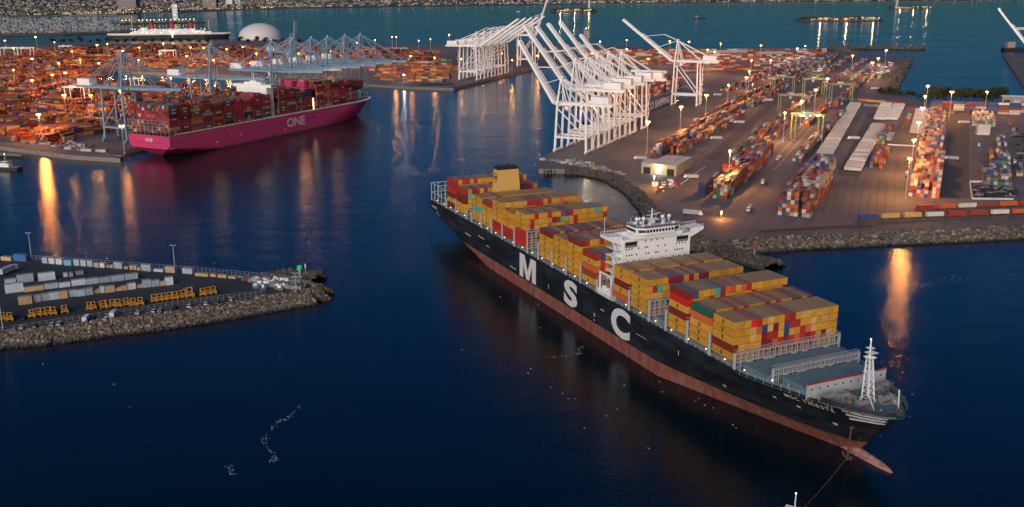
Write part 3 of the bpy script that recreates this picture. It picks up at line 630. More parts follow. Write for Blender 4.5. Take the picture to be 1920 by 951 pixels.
for bay, s0 in BAYS.items():
    n = len(SB[bay])
    tops = [KEY[k] for k in TOPS[bay].split()]
    for row in range(19):
        y = -24.1 + 1.24 + row * 2.535
        if bay <= 2 and n > 3 and 6 <= row <= 12 and bay == 2: nt_ = n
        nt_ = n
        if bay in (10, 5, 7) and row > 15: nt_ = n - 0
        for tier in range(nt_):                      # 0 = top
            if row == 0: c = SB[bay][tier]
            elif tier == 0: c = tops[row]
            else: c = random.choice(PAL)
            if bay == 16 and row > 0:
                c = KEY16[FR16[tier].split()[row]] if tier < 5 else c
            z = 23.4 + (n - 1 - tier) * 2.92
            # area the camera sees: roof, starboard side, forward end
            top = tier == 0; sidev = row == 0; front = tier < free_front(bay)
            wp = MF.W(s0 + 6.3, -y, z); d2 = (wp - Vector((0, 0, CAMH))).length_squared
            score = (12.3 * 2.44 * .28 * top + 12.3 * 2.9 * .42 * sidev + 2.44 * 2.9 * .85 * front) / d2
            cargo.append([score, bay, row, tier, c, s0 + 6.35, y, z, front])
cargo.sort(key=lambda q: -q[0])
NBIG = 284
ROWN = lambda r: 'outermost row on the near side' if r == 0 else ('outermost row on the far side' if r == 18 else ordw(r + 1) + ' row from the near side')
TIERN = ['atop its stack', 'second from top', 'third from top', 'fourth from top', 'fifth from top', 'sixth from top']
for i, (scv, bay, row, tier, c, x, y, z, front) in enumerate(cargo[:NBIG]):
    o = proto.copy(); col.objects.link(o)
    wp = MF.W(x, -y, z); o.location = wp; o.rotation_euler = (0, 0, MF.hd)
    v = random.uniform(.82, 1.12); cc = tuple(min(1, q * v * random.uniform(.95, 1.05)) for q in C[c]) + (1,)
    if front:
        L2 = random.random() < (.55 if c == 'yellow' else .9)
    o.color = cc
    tag(o, f'{CNAME[c]} container {TIERN[tier]}, {ordw(row + 1) + " row from near side" if 0 < row < 18 else ("outermost near row" if row == 0 else "outermost far row")}, {bayname(bay)}', 'container', 'containers stacked on the black ship')
    if front and (row + tier) % 3 == 0 or front and random.random() < .3:
        d = bpy.data.objects.new('door', dm); col.objects.link(d); d.parent = o; d.color = cc
    if row == 0 and c == 'yellow':
        e = bpy.data.objects.new('emblem', emesh); col.objects.link(e); e.parent = o
rest = Bulk()
for (scv, bay, row, tier, c, x, y, z, front) in cargo[NBIG:]:
    wp = MF.W(x, -y, z); rest.add(wp.x, wp.y, z, 12.19, 2.52, 2.765, MF.hd, C[c], random.uniform(.82, 1.12))
tag(rest.build('container_cargo', M['contA']), 'remaining stacked containers on the after deck of the black ship', 'containers', kind='stuff')

# ------------------------------------------------------------------ the magenta ship
ps = ship_root('container_ship', PF, 'magenta container ship stacked high, berthed under the pale blue cranes')
PP = dict(B=51, deckmat=M['grey_steel'], bul=.9, stern=lambda z: 0 if z > 8 else (8 - z) * 1.3, stem=lambda z: 338 + max(0, z) * 1.35,
          entry=lambda z: lerp(120, 70, z / 20), run=lambda z: lerp(70, 6, (z + 1) / 9), trans=lambda z: lerp(.15, 1, (z - 0) / 10))
hull(ps, PF, PP, [-3, 0, 1.6, 4, 6, 8, 11, 14, 17, 20], [M['magenta'], M['rust']], lambda z, s: 1 if z < 1.5 else 0)
hull_text('ONE', 170.5, 7.2, 9.6, PP, M['letter_white'], ps, 1, 31, bold=.015, name='ship_name')
def small_emb(b):
    for s, z, w_, h_ in ((205, 12.2, 2, .8), (209, 12, 12, 1.2)): b.add([(s, -25.65, z), (s + w_, -25.65, z), (s + w_, -25.65, z + h_), (s, -25.65, z + h_)], [(0, 1, 2, 3)])
part('hull_badge', M['blue_hull'], ps, small_emb)
for txt, y0, z0, h, wd in (('ONE', 4.6, 14.2, 3.2, 9), ('ONE APUS', 6.6, 9.6, 1.0, 13), ('TOKYO', 2.8, 7.6, .8, 5)):
    if txt != 'ONE': continue
    vs, fs = text_verts(txt, h, .015); k = wd / max(v[0] for v in vs); b = MB(); b.add([(-.12, y0 - x * k, z0 + y) for x, y in vs], fs); b.build('stern_name', M['letter_white'], ps)
def smk(b):
    for y, z in ((14, 13), (10.5, 13), (-9.5, 13.2), (-13.5, 13.2), (4, 13), (-4, 13)): b.box(-.1, -.04, y - .6, y + .6, z - .5, z + .5)
    for s, z in ((10, 12.5), (14, 12.8)): b.box(s, s + 1.3, -25.62, -25.5, z, z + 1.2)
part('mooring_port', M['black_paint'], ps, smk)
part('hull_markings', M['letter_white'], ps, lambda b: [b.box(s, s + w_, -25.64, -25.55, z, z + h_) for s, z, w_, h_ in ((60, 6, 3, 1.2), (82, 9.5, 2, 1.1), (95, 9, 2.4, 1.1), (165, 5.4, 2.6, 1), (228, 13, 2, 1))])
for sd in (1, -1): part('deck_rail', M['pale_grey'], ps, lambda b: rail(b, PP, 20, 1, 355, 4, h=1.4, th=.16, sides=(sd,)))
part('rail_lights', M['lamp_dots'], ps, lambda b: [b.sphere((s, -(hull_b(s, 20, PP) - .1), 21.2), .30, 4, 3) for s in np.arange(8, 356, 3.7)])
PB = [(2, 9), (16.5, 9), (31.5, 8.4), (46.5, 9), (61, 8), (75.5, 8), (90, 8), (104.5, 8.4), (119, 9), (133.5, 8), (160, 9), (175, 9), (190, 8.2), (196 + 8.6, 8)]
PB2 = [(226, 10), (240.5, 10), (255, 9), (269.5, 9), (284, 9), (298.5, 8.6), (313, 8)]
PCOL = ['brown'] * 9 + ['red'] * 5 + ['darkred'] * 9 + ['purple'] * 4 + ['magenta'] * 4 + ['navy'] * 3 + ['orange'] * 3 + ['grey', 'white', 'green', 'teal', 'blue', 'tan']
pb = Bulk(); 
for s0, nt_ in PB + PB2:
    aft = s0 < 3
    for row in range(20):
        y = -24.1 + row * 2.537
        if hull_b(s0 + 12, 20, PP) < abs(y) + 1: continue
        n = int(nt_) - (random.random() < .25) - (1 if row > 15 and random.random() < .4 else 0)
        if s0 < 3: n = 9
        for t in range(n):
            if not (row == 0 or row == 19 or t >= n - 3 or s0 < 3): continue
            c = C[random.choice(PCOL)]
            for half in ((0, 12.19),): 
                wp = PF.W(s0 + 6.3, -y, 0); pb.add(wp.x, wp.y, 22.2 + t * 2.9, 12.19, 2.45, 2.86, PF.hd, c, random.uniform(.55, .9))
            if row == 0 and random.random() < .4:          # pale owner's panel on the side
                wp = PF.W(s0 + 6.3, -y + 1.25, 0); pb.add(wp.x, wp.y, 22.2 + t * 2.9 + .8, random.uniform(3, 7), .08, 1.2, PF.hd, C['white'] if c != C['white'] else C['navy'], .7)
tag(pb.build('container_cargo', M['contA']), 'mixed red, brown and magenta containers stacked on the magenta ship', 'containers', kind='stuff')
def pframes(b):
    for s0, _ in PB + PB2:
        for y in np.arange(-25, 25.1, 5):
            if hull_b(s0, 20, PP) > abs(y): b.bar((s0 - 1.2, y, 20), (s0 - 1.2, y, 34), .45)
        hb = hull_b(s0, 20, PP) - .6
        for z in (25, 28, 31, 34): b.bar((s0 - 1.2, -hb, z), (s0 - 1.2, hb, z), .35)
part('lashing_frame', M['grey_steel'], ps, pframes)
ph = part('bridge_house', M['white_steel'], ps, lambda b: (b.box(146.8, 157.5, -20, 20, 20, 51.5), b.box(147.5, 157, -25.6, 25.6, 51.5, 54.5), b.box(149, 156, -11, 11, 54.5, 56.6), b.tube((152, 0, 56.5), (152, 0, 65), .4, 6), b.box(150, 154, -4, 4, 56.6, 58)))
part('bridge_window', M['glass'], ph, lambda b: (b.box(157, 157.1, -22, 22, 52.6, 53.8), b.box(148, 156.5, -25.7, -25.58, 52.6, 53.8)))
part('funnel', M['magenta'], ps, lambda b: (b.box(219, 224.5, -14, -4, 20, 52), b.box(219, 224.5, 4, 14, 20, 52)))
part('foredeck_mast', M['white_steel'], ps, lambda b: (b.bar((345, 0, 20), (345, 0, 38), .8), b.bar((345, -2, 34), (345, 2, 34), .4)))
part('deck_lamp', M['lamp_warm'], ps, lambda b: [b.sphere((221.5 + random.uniform(-3, 3), -24 + random.uniform(0, 6), random.uniform(24, 36)), .38, 5, 4) for _ in range(12)])
part('lit_gangway', M['lamp_dim'], ps, lambda b: b.box(219.5, 220.3, -24.6, -23.8, 21, 34))

# ------------------------------------------------------------------ the blue ship behind the white cranes
cs = ship_root('container_ship', Frame(*QF.W(190, -30)[:2], R(65.5)), 'blue hulled container ship berthed behind the white cranes')
CFm = Frame(*QF.W(190, -30)[:2], R(65.5))
CP = dict(B=48, deckmat=M['grey_steel'], bul=.9, stern=lambda z: 0 if z > 8 else (8 - z) * 1.3, stem=lambda z: 330 + max(0, z) * 1.1, entry=lambda z: lerp(110, 60, z / 20), run=lambda z: lerp(70, 6, (z + 1) / 9), trans=lambda z: lerp(.2, 1, z / 10))
hull(cs, CFm, CP, [-3, 0, 2, 5, 8, 12, 16, 19.5], [M['blue_hull'], M['rust']], lambda z, s: 0, n=50)
hull_text('COSCO SHIPPING', 100, 6.0, 9.6, CP, M['letter_white'], cs, 1, 138, bold=.03, name='ship_name')
for sd in (1, -1): part('deck_rail', M['pale_grey'], cs, lambda b: rail(b, CP, 19.5, 1, 320, 5, h=1.4, th=.2, sides=(sd,)))
part('bridge_house', M['white_steel'], cs, lambda b: (b.box(210, 220, -17, 17, 19, 46), b.box(211, 219, -23.6, 23.6, 46, 49)))
cb_ = Bulk()
for s0 in list(np.arange(20, 200, 14.5)) + list(np.arange(226, 300, 14.5)):
    for row in range(18):
        y = -21.8 + row * 2.54; n = random.choice((4, 5, 5, 6))
        if hull_b(s0 + 12, 20, CP) < abs(y) + 1: continue
        for t in range(n):
            if row in (0, 17) or t == n - 1: wp = CFm.W(s0 + 6.3, -y); cb_.add(wp.x, wp.y, 21 + t * 2.9, 12.19, 2.45, 2.86, CFm.hd, C[random.choice(['brown', 'brown', 'red', 'white', 'darkred', 'grey', 'blue'])], random.uniform(.7, 1))
tag(cb_.build('container_cargo', M['contA']), 'brown and white containers stacked on the blue ship', 'containers', kind='stuff')

# ------------------------------------------------------------------ quay cranes: local x to the water, y along the quay, z from the ground
def quay_crane(label, F, s, r_ws, mat, group, side=-1, gh=52, ah=80, bl=70, ang=55, gauge=31, back=22, wid=17, sx=1, name='quay_crane', hot=False):
    """side -1: the water lies on the frame's left."""
    root = empty(name, F.W(s, r_ws, 4), F.hd + (R(90) if side == -1 else R(-90)))
    tag(root, label, 'crane', group); g = gauge; hw = wid / 2
    for y in (-hw, hw):
        for x0, x1 in ((0, -1.5), (-g, -g + 1.5)):
            part('leg', mat, root, lambda b: (b.bar((x0, y, 2.2), (x1, y * .92, gh), 2.0, 1.6, 1.5),))
    parts('sill_beam', mat, root, [lambda b, x=x: b.bar((x, -hw - 3, 2.6), (x, hw + 3, 2.6), 1.7) for x in (0, -g)])
    parts('bogie', M['grey_steel'], root, [lambda b, x=x, y=y: [b.box(x - .8, x + .8, y + q - 1.3, y + q + 1.3, 0, 1.7) for q in (-2.2, 1.2)] for x in (0, -g) for y in (-hw, hw)])
    part('portal_beam', mat, root, lambda b: ([b.bar((-.3, y, 15), (-g + .3, y, 15), 1.8) for y in (-hw, hw)] + [b.bar((x, -hw, 15.5), (x, hw, 15.5), 1.5) for x in (-.3, -g + .3)]))
    part('brace', mat, root, lambda b: ([b.bar((-g + .8, y, 16), (-1.2, y * .94, gh - 3), .95) for y in (-hw, hw)] + [b.bar((-g + 1.4, -hw * .93, gh - 2), (-g + 1.4, hw * .93, gh - 2), 1.3), b.bar((-1.4, -hw * .93, gh - 2), (-1.4, hw * .93, gh - 2), 1.3), b.bar((-1, -hw, 16), (-1.2, hw * .93, gh - 16), .5)]))
    part('girder', mat, root, lambda b: ([b.box(-g - back, 3, y - .75, y + .75, gh - 1, gh + 1.5) for y in (-3, 3)] + [b.box(x - .4, x + .4, -3, 3, gh - .6, gh + .2) for x in np.arange(-g - back, 3, 6)] + [b.bar((-g - back, y, gh + 2.7), (3, y, gh + 2.7), .16) for y in (-3.9, 3.9)]))
    part('apex_frame', mat, root, lambda b: ([b.bar((-1.5, y * .92, gh), (-2.5, y * .22, ah), 1.5, None, 1.0) for y in (-hw, hw)] + [b.bar((-9.5, y * .5, gh + 1), (-3, y * .22, ah - 1), .8) for y in (-hw, hw)] + [b.bar((-2.5, -hw * .24, ah), (-2.5, hw * .24, ah), 1.5), b.bar((-1.8, -hw * .62, gh + (ah - gh) * .45), (-1.8, hw * .62, gh + (ah - gh) * .45), .8), b.box(-4, -1, -2.4, 2.4, ah, ah + 1)]))
    ca, sa = math.cos(R(ang)), math.sin(R(ang)); H0 = Vector((4, 0, gh + .3))
    P_ = lambda u, off=0, y=0: H0 + Vector((ca * u - sa * off, y, sa * u + ca * off))
    def boom(b):
        for y in (-2.6, 2.6):
            b.bar(P_(0, 0, y), P_(bl, 0, y), 1.7, 2.5); b.bar(P_(2, 3.2, y), P_(bl * .62, 2.4, y), .4)
            for u in np.arange(2, bl * .62, 4): b.bar(P_(u, 0, y), P_(u + 2, 3, y), .22); b.bar(P_(u + 2, 3, y), P_(u + 4, 0, y), .22)
        for u in np.arange(0, bl + .1, 5): b.bar(P_(u, 0, -2.4), P_(u, 0, 2.4), .6)
        b.bar(P_(bl, 0, -3.6), P_(bl, 0, 3.6), 1.4); b.bar(P_(bl * .55, 3.4, -3.4), P_(bl * .55, 3.4, 3.4), .8)
    bo = part('boom', mat, root, boom)
    part('boom_light', M['lamp_dim'], bo, lambda b: [b.sphere(P_(u, 1.6, 2.6), .3, 5, 4) for u in (bl * .33, bl * .62, bl)] if hot else b.sphere(P_(bl, 1.6, 2.6), .3, 5, 4))
    A = Vector((-2.5, 0, ah))
    def stays(b):
        for y in (-2.4, 2.4):
            if ang < 20:
                b.bar(A + Vector((0, y * .7, 0)), P_(bl * .5, 1.2, y), .5); b.bar(A + Vector((0, y * .7, 0)), P_(bl * .93, 1.2, y), .5)
            else:
                k = P_(bl * .55, 3.4, y); m_ = (A + k) / 2 + Vector((-3, y, 5)); b.bar(A + Vector((0, y * .6, 0)), m_, .42); b.bar(m_, k, .42); b.bar(A + Vector((0, y * .6, 0)), P_(bl * .3, 2.4, y), .4)
            b.bar(A + Vector((0, y * .6, 0)), (-g - 1, y * 1.3, gh + 1.5), .75); b.bar(A + Vector((0, y * .8, 0)), (-g - back + 2, y * 1.3, gh + 1.5), .6)
    part('stay', mat, root, stays)
    part('machinery_house', M['crane_white'], root, lambda b: (b.box(-g - back + 3, -g - back + 20, -4.6, 4.6, gh + 1.7, gh + 8), b.box(-g - back + 20, -g - back + 21, -3, 3, gh + 1.7, gh + 4)))
    part('operator_cab', M['crane_white'], root, lambda b: b.box(-10, -6.6, -1.5, 1.5, gh - 5.4, gh - 1.6))
    def stairs(b):
        for k in range(6):
            z = 3 + k * (gh - 8) / 6; z2 = z + (gh - 8) / 6; x = -g - 1.6
            b.bar((x, (-hw + 2) if k % 2 else -hw - 2.2, z), (x, -hw - 2.2 if k % 2 else -hw + 2, z2), .8, .2)
    part('stairway', mat, root, stairs)
    part('work_light', M['lamp_warm'] if hot else M['lamp_dim'], root, lambda b: [b.sphere((x, y, z), .32, 5, 4) for x, y, z in ([(-g - 1.8, -hw - 2, 8 + k * 6.5) for k in range(6)] if hot else []) + [(-g, -3.6, gh - 2), (-14, 3.6, gh - 2), (-3, 0, ah + 1.6)]])
    return root
WG = 'white quay cranes along the right terminal'
for i, (s, kw) in enumerate([(9, dict(gh=45, ah=68, bl=66, ang=57)), (43, dict(gh=55, ah=82, bl=74, ang=52)), (74, dict(gh=56, ah=84, bl=72, ang=50)), (107, dict(gh=56, ah=84, bl=74, ang=50)), (140, dict(gh=57, ah=84, bl=74, ang=50)), (182, dict(gh=54, ah=82, bl=60, ang=48))]):
    quay_crane(['shortest white quay crane, standing at the near end of its row'][0] if i == 0 else f'white quay crane with raised boom, {ordw(i + 1)} from the near end of its row', QF, s, 2, M['crane_white'], WG, **kw)
quay_crane('white quay crane standing apart beyond the row, boom raised, legs lined with lights', QF, 413, 2, M['crane_white'], WG, gh=57, ah=83, bl=84, ang=37, gauge=33, back=24, hot=True)
BG = 'pale blue quay cranes over the magenta ship'
for i, s in enumerate((38, 160, 262, 300, 338, 372, 410, 445)):
    quay_crane(f'pale blue quay crane with lowered boom, {ordw(i + 1)} from the near end of its row', PF, s, -60, M['crane_blue'], BG, side=1, gh=53, ah=88, bl=66, ang=1.5, gauge=30, back=38)
MFR = Frame(-88, 1743 - 0, math.atan2(1847 - 1498, 30 + 90))
Mid = Frame(-90, 1498, math.atan2(1847 - 1498, 30 + 90))
for i, s in enumerate((120, 155, 190, 225, 260)):
    quay_crane(f'far white quay crane with raised boom across the basin, {ordw(i + 1)} in its row', Mid, s, -4, M['crane_white'], 'far white cranes across the basin', side=1, gh=56, ah=78, bl=78, ang=34, gauge=31, back=26)
quay_crane('far white quay crane standing behind the white row with upright boom', Mid, 420, -4, M['crane_white'], 'far white cranes across the basin', side=1, gh=60, ah=84, bl=72, ang=72)
quay_crane('blue quay crane with its boom raised upright near the white dome', PF, 640, -330, M['crane_blue'], BG, side=1, gh=46, ah=70, bl=50, ang=84)
tl = G(1948, 108, 60)
for i in range(3):
    rc = quay_crane(f'white quay crane at the right edge of the view, {ordw(i + 1)} from the left', Frame(tl.x, tl.y, R(65)), i * 34, 0, M['crane_white'], 'white cranes at the right edge', gh=56, ah=84, bl=82, ang=50)
slab('far_quay_ground', [tuple(tl)[:2], (tl.x + 400, tl.y + 900), (tl.x + 1200, tl.y + 500), (tl.x + 700, tl.y - 160), (tl.x - 10, tl.y - 60)], -3, 4, [M['asphalt'], M['concrete']])

# ------------------------------------------------------------------ container yards
YC = [lin(x) for x in ('9c4a30', '8c4028', '6c2c22', 'b8622c', '7c3a26', '9c3c2a', '8a5038', '2c4a80', '1f3a66', '3a5c94', '2f6f58', 'c2bdb0', 'a9a59b', 'd0cabc', '8f8a80', '6b6a66', 'c9a050', '5a7f96', 'a2331f', '8a4a34')]
YL = [lin(x) for x in ('9c4828', '8c3e22', '6a2c20', 'b8602c', 'b86424', 'c07c30', '8a4428', 'a45424', '7a2c30', '2c3a60', '9a3a38', 'c2a890', 'a98f80', '903020', 'd08030', '2f6f58')]
def yard(bulk, F, s0, s1, r0, r1, mx, pal, density=.95, mn=1, along=True, hill=None, street=0, tone=(.7, 1.05)):
    ls, wr = (12.6, 2.62) if along else (2.62, 12.6)
    ns = max(1, int((s1 - s0) / ls)); nr = max(1, int((r1 - r0) / wr))
    blk = random.choice(pal)
    for i in range(ns):
        for j in range(nr):
            if street and along and i % street == street - 1 and random.random() < .8: continue
            if random.random() > density: continue
            q = mx if hill is None else max(mn, round(mx * hill((i + .5) / ns, (j + .5) / nr)))
            n = max(mn, q - (random.random() < .3) - (random.random() < .12)); p = F.W(s0 + (i + .5) * ls, r0 + (j + .5) * wr)
            for t in range(n):
                if random.random() < .6: blk = random.choice(pal)
                c = random.choice(pal) if random.random() < .65 else blk
                bulk.add(p.x, p.y, 4 + t * 2.75, 12.25, 2.58, 2.62, F.hd + (0 if along else R(90)), c, random.uniform(*tone))
RY = Bulk()
fr = lambda x, y: QF.inv(G(x, y))
# each block: pixel corners (near-left, near-right, far-left) on the ground
def block(p1, p2, far, mx, pal=YC, **k):
    a = QF.inv(G(*p1)); b = QF.inv(G(*p2)); c = QF.inv(G(*far))
    yard(RY, QF, min(a[0], b[0]), c[0], a[1], b[1], mx, pal, **k)
front_down = lambda u, v: min(1, .55 + u * 4)
block((1219, 292), (1253, 290), (1330, 215), 4)
block((1257, 290), (1283, 288), (1345, 215), 3, density=.9)
block((1336, 215), (1352, 213), (1470, 128), 3, density=.85)
block((1366, 213), (1384, 212), (1480, 140), 3, density=.75)
YO = [lin(x) for x in ('b85c34', 'a84c2e', 'c06a3a', '98402a', 'c8bfb0', 'b85030', '4a4a8a')]
block((1308, 370), (1325, 371), (1335, 335), 4, [lin('24345c'), lin('2c3a60'), lin('202c50')])
block((1336, 372), (1372, 372), (1352, 322), 5, YC[:6] + YC[11:14] + [YC[10]])
block((1352, 340), (1400, 340), (1395, 300), 5, YO)
block((1392, 310), (1424, 310), (1420, 285), 4, YC)
block((1372, 290), (1388, 290), (1452, 232), 2, density=.7)
block((1392, 285), (1410, 284), (1470, 225), 2, density=.6)
block((1458, 403), (1522, 406), (1494, 345), 6, [YC[0], YC[1], YC[11], YC[13], YC[12], YC[7], YC[3], YC[4], YC[2]])
block((1492, 350), (1545, 352), (1520, 310), 4, [YC[7], YC[8], YC[12], YC[11], YC[9], YC[2]])
block((1486, 302), (1508, 304), (1560, 215), 3, [YC[2], YC[0], YC[1], YC[7], YC[11], YC[10]])
block((1560, 200), (1580, 200), (1640, 150), 3)
block((1478, 206), (1502, 206), (1545, 150), 3)
block((1400, 200), (1420, 200), (1478, 140), 2, density=.7)
block((1500, 236), (1520, 236), (1556, 200), 2, YO + YC[:4], density=.8)
block((1630, 315), (1660, 316), (1663, 285), 3, density=.7)
block((1642, 270), (1662, 270), (1682, 240), 3, density=.8)
block((1703, 368), (1764, 370), (1720, 300), 4, YO + YC[11:15] + YC[:3])
block((1716, 300), (1770, 300), (1730, 240), 3, YO[:4] + YC[7:14])
block((1730, 240), (1772, 240), (1742, 207), 2, YC[11:16] + YC[:5] + [YC[7]])
block((1842, 345), (1903, 347), (1852, 315), 2, YC[7:17])
block((1856, 318), (1900, 318), (1866, 292), 3, YC[7:17] + YC[:2], density=.9)
block((1872, 290), (1890, 290), (1882, 262), 2, YC[7:17], density=.8)
block((1822, 236), (1870, 236), (1838, 208), 2, YC[10:16])
def row_along(bulk, p1, p2, mx, pal, depth=3, density=.85):
    """A row of containers seen broadside, from one ground pixel to another."""
    a = G(*p1); b = G(*p2); F = Frame(a.x, a.y, math.atan2(b.y - a.y, b.x - a.x))
    yard(bulk, F, 0, (b - a).length, -depth * 2.62, 0, mx, pal, density)
row_along(RY, (1745, 210), (2050, 220), 5, [YC[7], YC[11], YC[2], YC[0], YC[8], YC[12]], 3)
row_along(RY, (1600, 198), (1735, 206), 1, YC, 2, .7)
row_along(RY, (1590, 188), (1700, 196), 1, YC, 2, .6)
block((1432, 268), (1448, 268), (1486, 228), 2, YC, density=.8)
block((1300, 232), (1318, 231), (1372, 190), 2, YC, density=.7)
block((1404, 252), (1416, 252), (1500, 175), 1, YC, density=.45)
block((1640, 306), (1652, 307), (1660, 280), 2, YC[:6])
block((1690, 240), (1700, 240), (1712, 215), 1, YC, density=.5)
block((1776, 214), (1796, 214), (1800, 206), 1, YC)
block((1905, 330), (1925, 331), (1915, 300), 2, YC[7:17], density=.8)
block((1500, 130), (1530, 130), (1570, 104), 2, YC, density=.8)
block((1540, 135), (1560, 135), (1600, 106), 1, YC, density=.7)
block((1350, 170), (1380, 170), (1430, 128), 2, YC, density=.6)
row_along(RY, (1775, 198), (1900, 200), 2, [YC[7], YC[11], YC[2], YC[0]], 2)
# far part of the right terminal
for y0 in (96, 100, 104, 108, 113, 118, 124, 131):
    row_along(RY, (1085 if y0 < 120 else 1280, y0 + 3), (1560 - (y0 - 96) * 2, y0 + 2), 2 if y0 > 104 else 3, YC[:7] + YC[11:15], 3, .62)
for x0 in (1420, 1450, 1484, 1520): block((x0, 150), (x0 + 14, 150), (x0 + 75, 112), 2, density=.6)
block((1560, 150), (1576, 150), (1635, 112), 1, YC[11:16] + [YC[18]], density=.8)
block((1590, 150), (1606, 150), (1650, 118), 1, YC[11:16], density=.7)
block((1618, 155), (1630, 155), (1672, 118), 1, YC[11:16], density=.5)
tag(RY.build('yard_containers', M['yardA']), 'orange, blue and white containers stacked in rows across the right terminal', 'containers', kind='stuff')
# white stack
wb = Bulk()
row_along(wb, (1832, 253), (1876, 254), 4, [lin('d8d4cc'), lin('c8c4bc')], 3, 1)
tag(wb.build('white_container_stack', M['yardA']), 'block of all white containers stacked four high in the right yard', 'containers', kind='stuff')
# left terminal
LY = Bulk()
for s0, s1, r0, r1, mx, d in [(-4, 30, -150, -122, 3, .8), (-8, 6, -186, -160, 3, .9), (14, 70, -186, -130, 4, .85), (8, 46, -236, -200, 4, .85), (8, 46, -290, -246, 3, .9), (20, 60, -350, -300, 4, .9)]:
    yard(LY, PF, s0, s1, r0, r1, mx, YL, d)
for k in range(14):
    s0 = 60 + k * 30
    for j in range(12):
        r1 = -125 - j * 58; yard(LY, PF, s0, s0 + 22, r1 - 50, r1, random.choice((2, 3, 3, 4)), YL, random.choice((.5, .85, .95)), along=(k + j) % 3 != 0)
for k in range(24):
    s0 = 480 + k * 38
    for j in range(20):
        r1 = -90 - j * 62; p = PF.W(s0, r1)
        u, v = px_of((p.x, p.y, 4))
        if 195 < u < 700 and 128 < v < 168: continue
        if v < 92 or p.y > 2450 or (u < 220 and v > 128): pass
        if v < 90: continue
        if u > 690 and v > 135: continue
        if u > 830: continue
        yard(LY, PF, s0, s0 + 26, r1 - 54, r1, random.choice((1, 2, 3, 4)), YL, random.choice((.4, .7, .95)), along=(k + j) % 2 == 0)
for a, b, m_ in (((700, 150), (840, 155), 3), ((705, 143), (850, 148), 3), ((710, 136), (850, 140), 4), ((720, 128), (860, 132), 3), ((720, 120), (860, 124), 2), ((735, 112), (850, 115), 2), ((950, 118), (1010, 112), 2)): row_along(LY, a, b, m_, YL + [lin('c9a050'), lin('2f6f58')], 5, .8)
tag(LY.build('yard_containers', M['yardA']), 'orange lit sea of red and rust containers across the left terminal', 'containers', kind='stuff')

# ------------------------------------------------------------------ light masts
def lamp_proto(h, mat, heads):
    t = empty('light_mast')
    p = part('pole', M['pale_grey'], t, lambda b: (b.tube((0, 0, 0), (0, 0, h), .38, 6, .2), b.box(-.7, .7, -.7, .7, 0, .9)))
    hd = part('lamp_head', M['grey_steel'], t, lambda b: ([b.bar((-1.6, 0, h), (1.6, 0, h), .25)] + [b.box(x - .55, x + .55, -.5, .5, h + .1, h + .45) for x in (-1.4, 1.4)]))
    part('lens', mat, hd, lambda b: [b.sphere((x, 0, h - .35), 1.0 * heads, 8, 5) for x in (-1.4, 1.4)])
    return t
AMB = (1.0, .37, .07); WRM = (1.0, .74, .38); WHT = (.85, .95, 1.0)
lamps = []   # (pixel of the head, height, power, colour key, place)
def L_(pts, h, pw, key, place):
    for x, y in pts: lamps.append((x, y, h, pw, key, place))
L_([(1215, 228), (1277, 200), (1325, 178), (1366, 159)], 30, 30000, 'a', 'beside the white cranes')
L_([(1369, 283), (1472, 211), (1714, 262), (1723, 229), (1706, 297)], 30, 42000, 'a', 'between the container rows of the right terminal')
L_([(1504, 189), (1530, 168), (1552, 147), (1400, 145), (1405, 133), (1409, 113), (1730, 202), (1735, 180), (1785, 172), (1851, 172)], 30, 22000, 'a', 'in the middle of the right terminal')
L_([(1175, 75), (1256, 77), (1292, 78), (1327, 93), (1340, 97), (1351, 81), (1427, 85), (1445, 113), (1599, 104), (1636, 117), (1647, 109), (1662, 94)], 32, 26000, 'a', 'at the far end of the right terminal')
L_([(1495, 91), (1510, 86), (1740, 161), (1125, 78)], 30, 9000, 'c', 'at the far shore of the right terminal')
L_([(1175, 92), (1110, 100), (1215, 110), (1270, 115), (1330, 112), (1238, 98)], 26, 15000, 'a', 'behind the white cranes')
L_([(9, 76), (67, 69), (102, 79), (25, 90), (201, 82), (182, 84), (261, 89), (306, 81), (357, 89), (382, 89), (135, 96), (230, 95), (425, 92), (60, 110), (150, 112)], 30, 26000, 'a', 'along the back of the left terminal')
L_([(122, 136), (25, 131), (98, 140), (150, 160), (320, 145), (225, 170), (60, 150), (185, 118), (110, 118), (260, 112), (120, 178), (170, 178)], 26, 24000, 'a', 'among the containers of the left terminal')
L_([(455, 88), (480, 100), (520, 96), (560, 100), (620, 96), (643, 81), (350, 105), (400, 112), (300, 100), (610, 115), (550, 116), (470, 118), (640, 104)], 26, 24000, 'a', 'behind the pale blue cranes')
L_([(703, 75), (735, 69), (743, 69), (785, 76), (807, 73), (842, 65), (669, 80), (770, 105), (815, 108), (865, 110), (905, 106), (940, 100), (740, 115), (960, 112), (1008, 104)], 28, 9000, 'a', 'on the terminal across the basin')
L_([(757, 140)], 12, 3500, 'c', 'at the corner of the far quay')
L_([(584, 176), (640, 160), (606, 162)], 24, 3000, 'a', 'beside the magenta ship on the quay')
